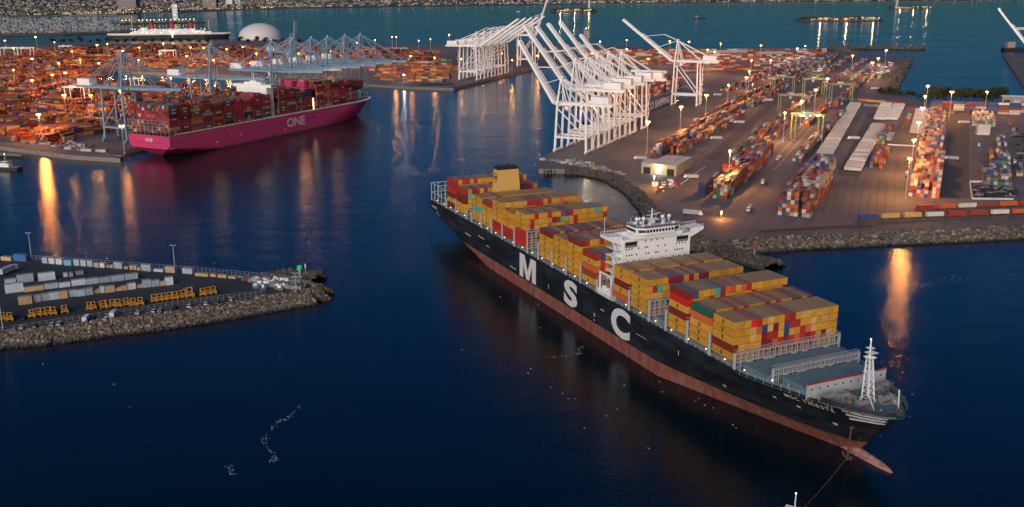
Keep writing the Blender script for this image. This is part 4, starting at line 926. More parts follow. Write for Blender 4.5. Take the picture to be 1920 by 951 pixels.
for place in dict.fromkeys(l[5] for l in lamps):
    grp = sorted([l for l in lamps if l[5] == place], key=lambda l: l[0])
    for i, (x, y, h, pw, key, _) in enumerate(grp):
        kk = ('lamp', h, key)
        if kk not in lm:
            lm[kk] = lamp_proto(h, M['lamp_amber'] if key == 'a' else M['lamp_white'], 1.0); t = lm[kk]
        else: t = copy_tree(lm[kk])
        p = G(x, y, 4 + h); t.location = (p.x, p.y, 4); t.rotation_euler = (0, 0, random.uniform(0, 3))
        tag(t, f'{"amber" if key == "a" else "white"} lit light mast {place}' + (f', {ordw(i + 1)} from the left' if len(grp) > 1 else ''), 'light mast', 'light masts of the port')
        ld = bpy.data.lights.new('lamp_light', 'POINT'); ld.energy = pw; ld.color = AMB if key == 'a' else WHT; ld.shadow_soft_size = 1.2
        lo = bpy.data.objects.new('lamp_light', ld); col.objects.link(lo); lo.parent = t; lo.location = (0, 0, h - 1.6)
def low_light(p, pw, c, r=.6):
    ld = bpy.data.lights.new('lamp_light', 'POINT'); ld.energy = pw; ld.color = c; ld.shadow_soft_size = r
    lo = bpy.data.objects.new('lamp_light', ld); col.objects.link(lo); lo.location = p; return lo
# big amber mast just outside the left terminal edge, mirrored in the water
for x, y, pw in ((72, 214, 80000), (228, 236, 4000)):
    t = copy_tree(lm[('lamp', 26, 'a')]); 
    for ch in list(t.children):
        if ch.type == 'LIGHT': bpy.data.objects.remove(ch)
    p = G(x, y, 30); t.location = (p.x, p.y, 4); tag(t, 'amber lit light mast near the quay edge by the orange container block' if x < 100 else 'amber lit light mast at the stern of the magenta ship', 'light mast', 'light masts of the port')
    lo = low_light((0, 0, 24.5), pw, (1, .30, .04), 2.0); lo.parent = t
# bare point lights around ships and cranes, without fixtures
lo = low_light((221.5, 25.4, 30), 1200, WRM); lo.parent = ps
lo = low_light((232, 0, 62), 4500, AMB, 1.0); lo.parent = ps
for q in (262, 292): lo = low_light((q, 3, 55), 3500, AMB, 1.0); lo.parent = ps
for q in (60, 110, 180, 250, 320): lo = low_light((q, 18, 68), 1500, (1, .6, .3), 1.0); lo.parent = ps  # added above the stacks to brighten the container tops
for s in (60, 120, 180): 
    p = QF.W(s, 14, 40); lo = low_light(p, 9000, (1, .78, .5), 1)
p = QF.W(270, 20, 62); 

for x, y, h_, pw, lab in ((1352, 411, 5, 9000, 'low amber floodlight glowing on the paving near the cape'), (1226, 352, 9, 12000, 'amber floodlight above the dark boulders of the small cove'), (1410, 176, 14, 12000, 'amber floodlight between far rows behind the gantries'), (1500, 205, 10, 12000, 'amber floodlight lighting containers behind the floodlit gantry')):
    t = empty('floodlight', G(x, y)); tag(t, lab, 'floodlight'); part('post', M['pale_grey'], t, lambda b: b.tube((0, 0, 0), (0, 0, h_), .2, 6)); part('lens', M['lamp_amber'], t, lambda b: b.sphere((0, 0, h_), .55, 6, 4))
    lo = low_light((0, -.2, h_ - 1), pw, AMB, .6); lo.parent = t
# ------------------------------------------------------------------ buildings
def warehouse(label, p1, p2, depth, h, wall, roof, name='warehouse', doors=3, cat='building'):
    a = G(*p1); b_ = G(*p2); F = Frame(a.x, a.y, math.atan2(b_.y - a.y, b_.x - a.x)); L = (b_ - a).length
    t = empty(name, (a.x, a.y, 4), F.hd); tag(t, label, cat)
    part('wall', wall, t, lambda b: b.box(0, L, 0, depth, 0, h))
    part('roof', roof, t, lambda b: b.add([(-.5, -.5, h + .05), (L + .5, -.5, h + .05), (L + .5, depth / 2, h + h * .12), (-.5, depth / 2, h + h * .12), (L + .5, depth + .5, h + .05), (-.5, depth + .5, h + .05)], [(0, 1, 2, 3), (3, 2, 4, 5), (0, 3, 5), (1, 4, 2)]))
    for k in range(doors):
        x = L * (k + .5) / doors; part('door', M['roof_sheet'] if k % 2 else M['black_paint'], t, lambda b: b.box(x - L / doors * .3, x + L / doors * .3, -.12, -.02, 0, h * .62))
    return t, F, L
t, F_, L_w = warehouse('ochre walled maintenance warehouse with pale roof and a bright wall lamp', (1202, 325), (1268, 331), 20, 9, M['warehouse_wall'], M['roof_sheet'])
part('wall_lamp', M['lamp_white'], t, lambda b: b.sphere((L_w * .5, -.6, 6.6), .5, 8, 5)); lo = low_light((L_w * .5, -3.4, 6.6), 2200, (1, .95, .62), .5); lo.parent = t
part('annex', M['warehouse_wall'], t, lambda b: b.box(6, L_w - 2, 20.2, 48, 0, 8)); part('roof', M['roof_sheet'], t, lambda b: [b.box(5 + k * (L_w - 6) / 3, 5 + (k + .9) * (L_w - 6) / 3, 19.6, 48.5, 8.02, 8.5 + .2 * (k % 2)) for k in range(3)])
warehouse('long cream office block at the right edge beyond the containers', (1878, 196), (1990, 200), 24, 10, M['tan_wall'], M['white_steel'], 'office_building', 6)
warehouse('low pale shed with canopy between the rows of white trailers', (1640, 262), (1672, 264), 26, 5, M['tan_wall'], M['roof_sheet'], 'shed', 2)
warehouse('long white roofed transit shed on the terminal across the basin', (728, 100), (765, 99), 30, 10, M['tan_wall'], M['white_steel'], 'shed', 4)
warehouse('low white terminal office near the far shore of right terminal', (1428, 108), (1475, 107), 26, 10, M['tan_wall'], M['white_steel'], 'office_building', 5)
warehouse('dark green roofed shed at the far right terminal', (1520, 148), (1545, 148), 30, 9, M['gantry_green'], M['gantry_green'], 'shed', 3)
warehouse('small green and white shed near the long sea wall', (1638, 146), (1652, 147), 34, 8, M['gantry_green'], M['roof_sheet'], 'shed', 2)
warehouse('white roofed shed behind the far containers by the shore', (1340, 104), (1400, 104), 30, 9, M['tan_wall'], M['white_steel'], 'shed', 5)
# control tower and far landmark
tw = G(1098, 96); t = empty('control_tower', tw); tag(t, 'tall tan tower with a lit top standing behind the white cranes', 'tower')
part('shaft', M['tan_wall'], t, lambda b: b.box(-6, 6, -6, 6, 0, 52)); part('beacon', M['lamp_amber'], t, lambda b: b.sphere((0, 0, 54), 1.0, 6, 4)); part('window_band', M['glass'], t, lambda b: [b.box(-6.1, 6.1, -6.1, 6.1, z, z + 1.4) for z in range(6, 50, 6)])
# white dome
dp = G(489, 74); dm_ = empty('dome', dp); tag(dm_, 'large smooth white dome standing by the water', 'dome')
def dome(b):
    n, m = 40, 12; Rr = 64; hgt = 44
    for j in range(m + 1):
        a = math.pi / 2 * j / m
        for i in range(n): t_ = 2 * math.pi * i / n; b.v.append((Rr * math.cos(a) * math.cos(t_), Rr * math.cos(a) * math.sin(t_), 3 + hgt * math.sin(a)))
    for j in range(m):
        for i in range(n): b.f.append((j * n + i, j * n + (i + 1) % n, (j + 1) * n + (i + 1) % n, (j + 1) * n + i)); b.m.append(0)
    b.tube((0, 0, 0), (0, 0, 3.2), 65, 40)
o = part('shell', M['dome'], dm_, dome)
for p in o.data.polygons: p.use_smooth = True
# ocean liner
qa, qb = G(207, 74, 0), G(428, 71, 0); L = (qb - qa).length
ql = empty('ocean_liner', (qa.x, qa.y, 0), math.atan2(qb.y - qa.y, qb.x - qa.x)); tag(ql, 'old ocean liner with dark hull, white upper decks and three red funnels', 'ship')
def lhull(b):
    n = 24; zs = (-2, 5, 12, 17); w_ = 18
    for z in zs:
        for i in range(n + 1):
            u = i / n; x = u * L - (1 - u) * z * .5 * (u < .2) + (z * .6 if u > .8 else 0); y = w_ * min(1, (u * 4.5) ** .6 if u < .2 else 1, ((1 - u) * 5) ** .6 if u > .8 else 1)
            b.v += [(x, -y, z), (x, y, z)]
    for j in range(3):
        for i in range(n):
            a = (j * (n + 1) + i) * 2; c = a + 2 * (n + 1); b.f += [(a, a + 2, c + 2, c), (a + 1, c + 1, c + 3, a + 3)]; b.m += [1 if j == 2 else 0] * 2
    for i in range(n): a = (3 * (n + 1) + i) * 2; b.f.append((a, a + 2, a + 3, a + 1)); b.m.append(1)
part('hull', [M['black_paint'], M['white_steel']], ql, lhull)
part('upper_deck', M['white_steel'], ql, lambda b: (b.box(L * .17, L * .86, -15, 15, 17, 21), b.box(L * .2, L * .8, -14, 14, 21, 25), b.box(L * .24, L * .72, -13, 13, 25, 29), b.box(L * .26, L * .32, -14, 14, 29, 34)))
for k, u in enumerate((.36, .53, .69)): 
    f_ = part('funnel', M['red_paint'], ql, lambda b: b.tube((L * u, 0, 29), (L * u - 3, 0, 47), 6, 12)); part('funnel_cap', M['black_paint'], f_, lambda b: b.tube((L * u - 3, 0, 47), (L * u - 3.6, 0, 50), 6.02, 12))
part('mast', M['white_steel'], ql, lambda b: (b.tube((L * .19, 0, 17), (L * .19, 0, 66), .8, 5), b.tube((L * .84, 0, 17), (L * .84, 0, 55), .7, 5)))
part('deck_light', M['lamp_warm'], ql, lambda b: [b.sphere((random.uniform(.18, .84) * L, -15.6, random.choice((18, 22, 26, 30))), .7, 4, 3) for _ in range(46)])
t = part('lit_tower', M['lamp_dim'], ql, lambda b: b.box(L * .52, L * .528, -22, -20, 4, 20))
# oil islands and breakwaters
def island(label, x0, x1, y, hgt, tower=None, n=90):
    a, b_ = G(x0, y, 0), G(x1, y, 0); c = (a + b_) / 2; L = (b_ - a).length
    t = empty('island', c); tag(t, label, 'island'); W = L * .22
    def base(b):
        pts = [(L / 2 * math.cos(q) * (1 if abs(math.cos(q)) < .9 else 1), W * math.sin(q)) for q in np.linspace(0, 2 * math.pi, 26)[:-1]]; b.prism(pts, -2, 6)
    part('shore', M['rock_dark'], t, base)
    def trees(b):
        for _ in range(n):
            q = random.uniform(0, 6.28); r = random.uniform(.3, .93); b.sphere((L / 2 * r * math.cos(q), W * r * math.sin(q), 6 + random.uniform(2, hgt * .5)), random.uniform(6, 14), 6, 4, (1, 1, .7), .5)
    part('tree_cover', M['leaf'], t, trees)['kind'] = 'stuff'
    parts('shed', M['tan_wall'], t, [lambda b, x=x: b.box(x, x + random.uniform(8, 25), -W * .75, -W * .5, 5, 5 + random.uniform(6, 16)) for x in np.arange(-L * .36, L * .36, L * .06)])
    parts('lamp', M['lamp_warm'], t, [lambda b: b.sphere((random.uniform(-.42, .42) * L, -W * .82, random.uniform(7, 18)), 1.6 * random.uniform(.5, 1), 5, 4) for _ in range(22)])
    if tower: part('tower', M['pale_grey'], t, lambda b: b.box(tower * L - 6, tower * L + 6, -8, 8, 5, hgt * 3.4))
    for q in (-.3, 0, .3): lo = low_light((q * L, -W - 14, 16), 18000, WRM, 2); lo.parent = t
island('oil island with warm lights and a pale tower in the bay behind the cranes', 1032, 1120, 22.5, 26, .32)
island('long low oil island with a row of lights in the right bay', 1493, 1655, 39, 18)
island('small far oil island with lights and a tiny white tower', 1662, 1746, 17, 24, -.28, 60)
def rocks_line(pts, width, n, r, zmax=4, mat='rock', z0=-1.0, label=None, name='boulders', side_slope=None, parent=None):
    """Boulders strewn over a bank along a polyline."""
    ico = [(0, 0, 1), (.894, 0, .447), (.276, .851, .447), (-.724, .526, .447), (-.724, -.526, .447), (.276, -.851, .447), (.724, .526, -.447), (-.276, .851, -.447), (-.894, 0, -.447), (-.276, -.851, -.447), (.724, -.526, -.447), (0, 0, -1)]
    icf = [(0, 1, 2), (0, 2, 3), (0, 3, 4), (0, 4, 5), (0, 5, 1), (1, 6, 2), (2, 7, 3), (3, 8, 4), (4, 9, 5), (5, 10, 1), (2, 6, 7), (3, 7, 8), (4, 8, 9), (5, 9, 10), (1, 10, 6), (11, 7, 6), (11, 8, 7), (11, 9, 8), (11, 10, 9), (11, 6, 10)]
    seg = [(Vector(pts[i]), Vector(pts[i + 1])) for i in range(len(pts) - 1)]; ln = np.array([(b - a).length for a, b in seg]); pr = ln / ln.sum()
    b = MB()
    for _ in range(n):
        a, c = seg[rng.choice(len(seg), p=pr)]; d = (c - a).normalized(); nx = Vector((d.y, -d.x)); u = random.random(); v = random.random()
        if side_slope: off = v * width; z = zmax + (z0 - zmax) * v + random.uniform(-.3, .5)
        else: v = random.uniform(-1, 1); off = v * width / 2; z = zmax - (zmax - z0) * abs(v) ** 1.4 + random.uniform(-.3, .4)
        p = a + (c - a) * u + nx * off; rr = r * random.uniform(.55, 1.35)
        m_ = Matrix.Rotation(random.uniform(0, 6.28), 3, Vector((random.random() - .5, random.random() - .5, random.random() + .01)).normalized())
        sc3 = (random.uniform(.7, 1.3), random.uniform(.7, 1.2), random.uniform(.5, .9))
        vs = []
        for q in ico:
            k = random.uniform(.78, 1.18); w_ = m_ @ Vector((q[0] * sc3[0] * k, q[1] * sc3[1] * k, q[2] * sc3[2] * k)); vs.append((p.x + w_.x * rr, p.y + w_.y * rr, z + w_.z * rr))
        b.add(vs, icf)
    o = b.build(name, M[mat], parent)
    if parent is None: tag(o, label, 'rocks', None, 'stuff')
    return o
pe = [tuple(G(x, y))[:2] for x, y in ((-150, 640), (0, 625), (100, 617), (200, 603), (300, 592), (400, 577), (500, 560), (550, 552), (580, 547), (592, 542), (585, 535), (560, 529))]
def bank(name, pts, width, z1, z0, mat):
    b = MB(); n = len(pts); outp = []
    for i in range(n):
        d = (Vector(pts[min(i + 1, n - 1)]) - Vector(pts[max(i - 1, 0)])).normalized(); outp.append((pts[i][0] + d.y * width, pts[i][1] - d.x * width))
    for i in range(n - 1): b.add([pts[i] + (z1,), outp[i] + (z0,), outp[i + 1] + (z0,), pts[i + 1] + (z1,)], [(0, 1, 2, 3)])
    o = b.build(name, mat); o['kind'] = 'structure'; return o
bank('pier_bank_ground', pe, 11, 4.2, -2.5, M['rock_dark'])
rocks_line(pe, 10.5, 5600, 1.0, 4.9, z0=-.4, side_slope=True, label='tan rubble boulders banked along the edge of the near pier')
spur = [tuple(G(x, y, 2))[:2] for x, y in ((490, 523), (530, 517), (565, 514), (596, 520))]
rocks_line(spur, 14, 700, 1.3, 4.2, 'rock_dark', z0=-.5, label='dark boulder spur carrying the green beacon')
re_ = [tuple(G(x, y))[:2] for x, y in ((1300, 445), (1340, 456), (1420, 451), (1500, 445), (1700, 436), (1920, 426), (2060, 420))]
bank('shore_bank_ground', re_, 16, 4.1, -2.5, M['rock_dark'])
rocks_line(re_, 15, 4200, 1.25, 4.8, z0=-.4, side_slope=True, label='rubble boulders lining the shore below the railway')
re2 = [tuple(G(x, y))[:2] for x, y in ((1060, 316), (1100, 317), (1150, 327), (1195, 352), (1222, 380), (1250, 412), (1300, 445))]
bank('cove_bank_ground', re2, 9, 4.1, -2.5, M['rock_dark'])
rocks_line(re2, 11, 1900, 1.4, 4.6, 'rock_dark', z0=-.4, side_slope=True, label='dark boulders lining the small cove beyond the black ship')
sp2 = [tuple(G(x, y, 2))[:2] for x, y in ((1300, 447), (1350, 466), (1400, 482), (1452, 497))]
rocks_line(sp2, 20, 1700, 1.35, 4.2, 'rock_dark', z0=-.6, label='dark boulder breakwater pointing away from the right shore')
fb = [tuple(G(x, y, 2))[:2] for x, y in ((1732, 91.5), (1557, 90), (1600, 101))]
rocks_line(fb, 26, 1600, 4, 5, 'rock_dark', z0=-1, label='long thin breakwater in the bay beyond the right terminal')
rocks_line([tuple(G(x, y))[:2] for x, y in ((1702, 110), (1690, 130), (1662, 176))], 22, 900, 2.6, 5, 'rock_dark', z0=-1, side_slope=False, label='boulder sea wall on the outer edge of right terminal')
# beacons
def beacon(label, px, h, mat, r=.5):
    p = G(px[0], px[1], 4); t = empty('beacon', p); tag(t, label, 'beacon'); part('post', M['pale_grey'], t, lambda b: b.tube((0, 0, -1), (0, 0, h), r * .5, 6)); part('daymark', mat, t, lambda b: b.tube((0, 0, h * .55), (0, 0, h), r, 8)); return t
beacon('squat green beacon on the dark boulder spur', (562, 513), 4.4, M['green_light'], 1.2)
beacon('thin white post beside the green beacon', (573, 512), 5, M['white_steel'], .25)
beacon('red topped beacon on the breakwater of the right shore', (1414, 480), 7.5, M['red_paint'], .6)

# ------------------------------------------------------------------ city behind the bay
ct = Bulk(); cl = MB(); cw = Bulk()
def in_city(x, y): return True
for _ in range(5200):
    u = random.uniform(-60, 1980); v = random.uniform(-16, 29 if u < 260 else 18)
    shore = np.interp(u, [0, 215, 300, 430, 560, 800, 1100, 1400, 1700, 1900], [29, 27, 22, 18, 14, 10, 6.8, 4.2, 2.2, 1])
    if v > shore: continue
    p = G(u, v, 2); d = p.y
    if d > 22000: continue
    tone = random.choice([(.25, .22, .2), (.18, .16, .15), (.3, .28, .25), (.12, .12, .13), (.2, .14, .11)])
    big = random.random() < .06
    h = random.uniform(6, 14) * (1.8 if big else 1); ct.add(p.x, p.y, 2, random.uniform(14, 45), random.uniform(12, 30), h, random.uniform(-.3, .3), tone)
tag(ct.build('city_buildings', M['contA']), 'low city houses and blocks spread behind the bay', 'buildings', kind='stuff')
cm_ = MB()
for _ in range(1300):
    u = random.uniform(-40, 1960) if random.random() < .6 else random.gauss(250, 160); shore = np.interp(u, [0, 215, 300, 430, 560, 800, 1100, 1400, 1700, 1900], [29, 27, 22, 18, 14, 10, 6.8, 4.2, 2.2, 1])
    v = shore - abs(random.gauss(0, 1)) * 7 - .2
    p = G(u, v, 14)
    if p.y > 24000: continue
    s_ = p.y / 1811 * random.choice((.2, .25, .35, .5)); cm_.sphere((p.x, p.y, 16), s_, 4, 3)
tag(cm_.build('city_lights', emit('city_lamp', (1, .68, .36), 1.6)), 'scattered warm street lights of the city behind the bay', 'lights', kind='stuff')
tb = Bulk()
for _ in range(900):
    u = random.uniform(-40, 1960); shore = np.interp(u, [0, 215, 300, 430, 560, 800, 1100, 1400, 1700, 1900], [29, 27, 22, 18, 14, 10, 6.8, 4.2, 2.2, 1])
    p = G(u, shore - random.uniform(.5, 14), 2)
    if p.y < 24000: tb.add(p.x, p.y, 2, random.uniform(20, 90), random.uniform(12, 30), random.uniform(8, 18), random.uniform(-.3, .3), (.02, .03, .018))
tag(tb.build('city_trees', M['contA']), 'dark masses of trees between the city blocks', 'trees', kind='stuff')
def tower(label, x0, x1, ybase, hpx, mat, bands=True):
    a, b_ = G(x0, ybase, 2), G(x1, ybase, 2); L = (b_ - a).length; sc_ = a.y / FPX; h = hpx * sc_
    t = empty('tower_block', (a + b_) / 2); tag(t, label, 'tower block')
    part('wall', mat, t, lambda b: b.box(-L / 2, L / 2, 0, L * .6, 0, h)); part('window_band', M['glass'], t, lambda b: [b.box(-L / 2 - .15, L / 2 + .15, -.3, L * .6, z, z + 2.0) for z in np.arange(6, h - 3, 7)])
    part('lit_window', M['lamp_dots'], t, lambda b: [b.box(x, x + 3, -.6, -.35, z, z + 2.2) for x, z in [(random.uniform(-L * .45, L * .42), random.randint(1, max(2, int(h / 7))) * 7 - 1) for _ in range(7)] if z < h - 4])
tower('broad pale tower block on the city shore above the ocean liner', 222, 256, 19, 34, M['tan_wall'])
tower('tan tower block on the city shore, middle of the three', 380, 406, 17, 28, M['tan_wall'])
tower('white slim tower block on the city shore, rightmost of the three', 424, 436, 12, 20, M['white_steel'])
tower('white slim tower block paired beside its twin', 441, 451, 11.5, 20, M['white_steel'])
tower('low wide tower block far along the shore', 720, 735, 8, 9, M['tan_wall'])
tower('slim white tower rising from the lit pier behind the liner', 324, 334, 36, 27, M['white_steel'])
# lit pier behind the liner
pa, pb_ = G(215, 44, 2), G(375, 41, 2)
t = empty('pier', (pa + pb_) / 2, math.atan2(pb_.y - pa.y, pb_.x - pa.x)); tag(t, 'dark pier with a row of warm lights behind the liner', 'pier'); L = (pb_ - pa).length
part('deck', M['rock_dark'], t, lambda b: b.box(-L / 2, L / 2, -90, 90, -4, 3)); part('buildings', M['tan_wall'], t, lambda b: [b.box(x, x + random.uniform(14, 30), -50, -30, 1, random.uniform(8, 16)) for x in np.arange(-L * .45, L * .4, 34)])
part('lights', M['lamp_warm'], t, lambda b: [b.sphere((x, -70 + random.uniform(0, 30), 14), 1.7, 5, 4) for x in np.arange(-L * .45, L * .42, 17)])
# marina
mr = Bulk(); 
for _ in range(1500):
    u = random.uniform(-80, 225); v = random.uniform(33, 62); p = G(u, v, 1); mr.add(p.x, p.y, 0, random.uniform(9, 15), random.uniform(3, 4.5), random.uniform(1.5, 4), random.choice((.1, 1.67)) , random.choice([(.4, .4, .42), (.25, .26, .28), (.12, .14, .18), (.3, .29, .25)]))
    if random.random() < .5: mr.add(p.x, p.y, 2, .5, .5, random.uniform(10, 17), 0, (.35, .35, .35))
tag(mr.build('moored_boats', M['contA']), 'crowded white boats and masts moored in the far marina', 'boats', kind='stuff')
mj = [tuple(G(x, y, 1))[:2] for x, y in ((-200, 70), (0, 68.5), (120, 66), (250, 61), (252, 57), (120, 62), (0, 65), (-200, 66))]
slab('marina_path', mj, -2, 3, [M['rock_dark'], M['rock_dark']])

# ------------------------------------------------------------------ trees
def tree_proto(h, cr, n=1100):
    t = empty('tree'); part('trunk', M['bark'], t, lambda b: (b.tube((0, 0, 0), (.2, 0, h * .45), .5, 6, .3), [b.tube((.2, 0, h * .4), (cr * .6 * math.cos(a), cr * .6 * math.sin(a), h * .7), .26, 5, .08) for a in (0, 1.3, 2.6, 3.9, 5.1)]))
    def crown(b):
        cl_ = [(random.gauss(0, cr * .42), random.gauss(0, cr * .42), h * random.uniform(.42, .9), cr * random.uniform(.25, .5)) for _ in range(15)]
        for _ in range(n):
            x, y, z, r = random.choice(cl_); d = Vector((random.gauss(0, 1), random.gauss(0, 1), random.gauss(0, 1))).normalized() * r * random.uniform(.6, 1.05); p = Vector((x, y, z)) + d
            a = Vector((random.gauss(0, 1), random.gauss(0, 1), random.gauss(0, .6))).normalized() * random.uniform(.5, 1.1); c = a.cross(Vector((random.random(), random.random(), random.random()))).normalized() * random.uniform(.5, 1.0)
            b.add([p - a, p + c, p + a, p - c], [(0, 1, 2, 3)])
    part('crown', M['leaf'], t, crown); return t
tp = [tree_proto(15, 9), tree_proto(12, 8), tree_proto(17, 8)]; used = [0, 0, 0]
tspots = [(1757, 190), (1772, 188), (1788, 191), (1802, 189), (1815, 191), (1830, 189), (1862, 192), (1878, 190), (1845, 193), (1744, 192)]
bush = [(1658, 178), (1668, 176), (1676, 179), (1688, 181), (1700, 183), (1712, 184), (1724, 186), (1650, 176)]
left_t = [(100 + k * 17, 80.5 + (k % 3) * .8) for k in range(18)] + [(450 + k * 16, 80 + (k % 2)) for k in range(8)]
for lst, lab in ((tspots, 'dark bushy tree in the clump beyond the far right containers'), (bush, 'low tree in the scrub where the outer wharf begins'), (left_t, 'dark tree in the strip behind the left terminal')):
    for i, (x, y) in enumerate(sorted(lst)):
        k = i % 3; t = tp[k] if not used[k] else copy_tree(tp[k]); used[k] = 1; t.location = G(x, y); t.rotation_euler = (0, 0, random.uniform(0, 6)); f = random.uniform(.85, 1.15) * (.6 if lst is bush else 1.15 if lst is tspots else .9); t.scale = (f, f, f)
        tag(t, f'{lab}, {ordw(i + 1)} from the left', 'tree', lab.split(' in the ')[1] + ' trees')

# ------------------------------------------------------------------ yard gantries
def gantry(label, x0, x1, ybase, ytop, mat, group, deep=10, lit=False):
    a, b_ = G(x0, ybase), G(x1, ybase); L = (b_ - a).length; h = (ybase - ytop) * a.length / FPX * 1.02
    t = empty('yard_gantry', a, math.atan2(b_.y - a.y, b_.x - a.x)); tag(t, label, 'gantry crane', group)
    for x in (0, L):
        for y in (0, deep): part('leg', mat, t, lambda b: b.bar((x, y, 1.6), (x, y, h - 1), 1.1, 1.1, 1.0))
    parts('sill_beam', mat, t, [lambda b, x=x: b.bar((x, -2, 1.5), (x, deep + 2, 1.5), 1.2) for x in (0, L)])
    parts('wheel', M['rubber'], t, [lambda b, x=x, y=y: b.tube((x - .4, y, .8), (x + .4, y, .8), .8, 8) for x in (0, L) for y in (-1, 1, deep - 1, deep + 1)])
    parts('girder', mat, t, [lambda b, y=y: b.box(-1.5, L + 1.5, y - .8, y + .8, h - 1, h + 1) for y in (.2, deep - .2)])
    part('trolley', M['pale_grey'], t, lambda b: (b.box(L * .35, L * .35 + 5, 0, deep, h + 1, h + 3), b.box(L * .35, L * .35 + 2.4, -1.4, 1, h - 4, h - 1.4)))
    if lit:
        part('work_light', M['lamp_white'], t, lambda b: [b.sphere((L * q, -1.0, h - .6), .5, 6, 4) for q in (.25, .5, .75)])
        for q in (.2, .8): lo = low_light((L * q, -2.5, h - 2), 2600, (1, .95, .6), .5); lo.parent = t
        for q in (.3, .7): lo = low_light((L * q, deep / 2, h - 3), 1500, (1, .95, .6), .5); lo.parent = t
    return t
GG = 'green yard gantries of the right terminal'
gantry('green yard gantry floodlit over the container rows, nearest of its kind', 1489, 1540, 268, 219, M['gantry_green'], GG, 14, True)
gantry('green yard gantry behind the floodlit one, second nearest', 1462, 1506, 214, 181, M['gantry_green'], GG)
gantry('green yard gantry at the far left of its group', 1451, 1488, 178, 147, M['gantry_green'], GG)
gantry('green yard gantry in the middle of the far group', 1507, 1544, 184, 151, M['gantry_green'], GG)
gantry('green yard gantry at the far right of its group', 1558, 1597, 192, 161, M['gantry_green'], GG)
WGG = 'white gantries standing in the left terminal'
gantry('white gantry among the left containers near the first blue crane', 124, 160, 194, 167, M['crane_white'], WGG, 16)
for i, (x0, x1, yb, yt) in enumerate(((2, 28, 108, 93), (34, 58, 108, 93), (112, 130, 96, 88), (300, 326, 112, 97), (246, 262, 172, 150))): gantry(f'white gantry at the back of the left terminal, {ordw(i + 1)} of five', x0, x1, yb, yt, M['crane_white'], WGG, 16)
gantry('pale gantry lying idle beside the basin behind the white cranes', 1010, 1040, 112, 98, M['crane_white'], WGG, 14)

# ------------------------------------------------------------------ the near pier: boxes, machines, cars, fences
def pp(x, y): return x / 3, 440 + y / 3            # notes taken on a 3x enlargement
nd = G(*pp(930, 285)) - G(*pp(108, 395)); NF = Frame(*G(*pp(108, 395))[:2], math.atan2(nd.y, nd.x))
BOXC = dict(grey=(.30, .33, .34), pale=(.40, .48, .54), tan=(.55, .38, .22), blue=(.04, .16, .42), sky=(.18, .42, .55), white=(.56, .62, .68), silver=(.36, .43, .50))
BOXN = dict(grey='grey', pale='pale grey', tan='tan', blue='blue', sky='light blue', white='white', silver='silver')
bm_cache = {}
def box_mesh(L, W, H, ribs):
    k = (round(L, 1), round(W, 1), round(H, 1), ribs)
    if k in bm_cache: return bm_cache[k]
    b = MB(); n = max(2, int(L / 1.4)); b.box(-L / 2, L / 2, -W / 2, W / 2, 0, H)
    for i in range(n + 1): x = -L / 2 + .06 + (L - .12) * i / n; b.box(x - .06, x + .06, -W / 2 - .05, -W / 2 + .03, .05, H - .05)
    b.box(-L / 2 - .04, L / 2 + .04, -W / 2 - .04, W / 2 + .04, H - .12, H + .04); bm_cache[k] = b.mesh('storage_box', M['cont']); return bm_cache[k]
rows = {
 'back row': [(0, 68, 147, 22, 'tan'), (70, 155, 150, 36, 'blue'), (235, 270, 162, 32, 'pale'), (272, 310, 165, 32, 'white'), (312, 352, 168, 32, 'white'), (356, 405, 174, 30, 'sky'), (413, 449, 175, 34, 'pale'), (451, 487, 178, 34, 'pale'), (489, 523, 180, 34, 'pale'), (526, 558, 185, 26, 'tan'), (560, 590, 186, 26, 'white'), (598, 618, 186, 12, 'tan'), (620, 636, 188, 18, 'tan'), (637, 692, 192, 36, 'silver'), (697, 720, 194, 12, 'tan'), (729, 748, 198, 24, 'tan'), (750, 769, 199, 24, 'tan'), (771, 790, 202, 18, 'tan'), (791, 852, 206, 38, 'silver'), (860, 920, 209, 16, 'white'), (926, 988, 215, 36, 'tan'), (1022, 1086, 221, 32, 'silver'), (1092, 1174, 235, 18, 'tan'), (1179, 1216, 238, 18, 'tan'), (1221, 1276, 243, 18, 'tan'), (1281, 1328, 248, 14, 'tan')],
 'sparse row': [(100, 188, 268, 42, 'silver'), (220, 310, 258, 42, 'white'), (358, 380, 238, 22, 'white'), (391, 411, 236, 22, 'silver'), (427, 470, 226, 20, 'grey')],
 'third row': [(30, 88, 276, 26, 'silver'), (35, 131, 326, 48, 'white'), (140, 243, 318, 26, 'tan'), (253, 326, 304, 28, 'pale'), (335, 395, 296, 26, 'white'), (406, 478, 286, 32, 'white'), (484, 555, 279, 32, 'silver'), (560, 621, 270, 30, 'silver'), (628, 698, 262, 32, 'pale'), (705, 776, 252, 32, 'silver')],
 'fourth row': [(108, 180, 393, 44, 'tan'), (184, 230, 380, 38, 'grey'), (233, 278, 372, 38, 'grey'), (282, 328, 366, 40, 'pale'), (331, 381, 360, 40, 'tan'), (384, 430, 350, 36, 'pale'), (433, 478, 347, 36, 'pale'), (481, 524, 340, 38, 'grey'), (526, 560, 331, 22, 'tan'), (565, 588, 328, 36, 'white'), (595, 646, 325, 36, 'tan'), (649, 682, 317, 20, 'tan'), (685, 718, 314, 26, 'tan'), (723, 765, 308, 34, 'white'), (770, 804, 300, 20, 'tan'), (806, 851, 297, 42, 'pale'), (855, 898, 292, 36, 'pale'), (902, 931, 288, 26, 'tan'), (934, 976, 284, 44, 'white')]}
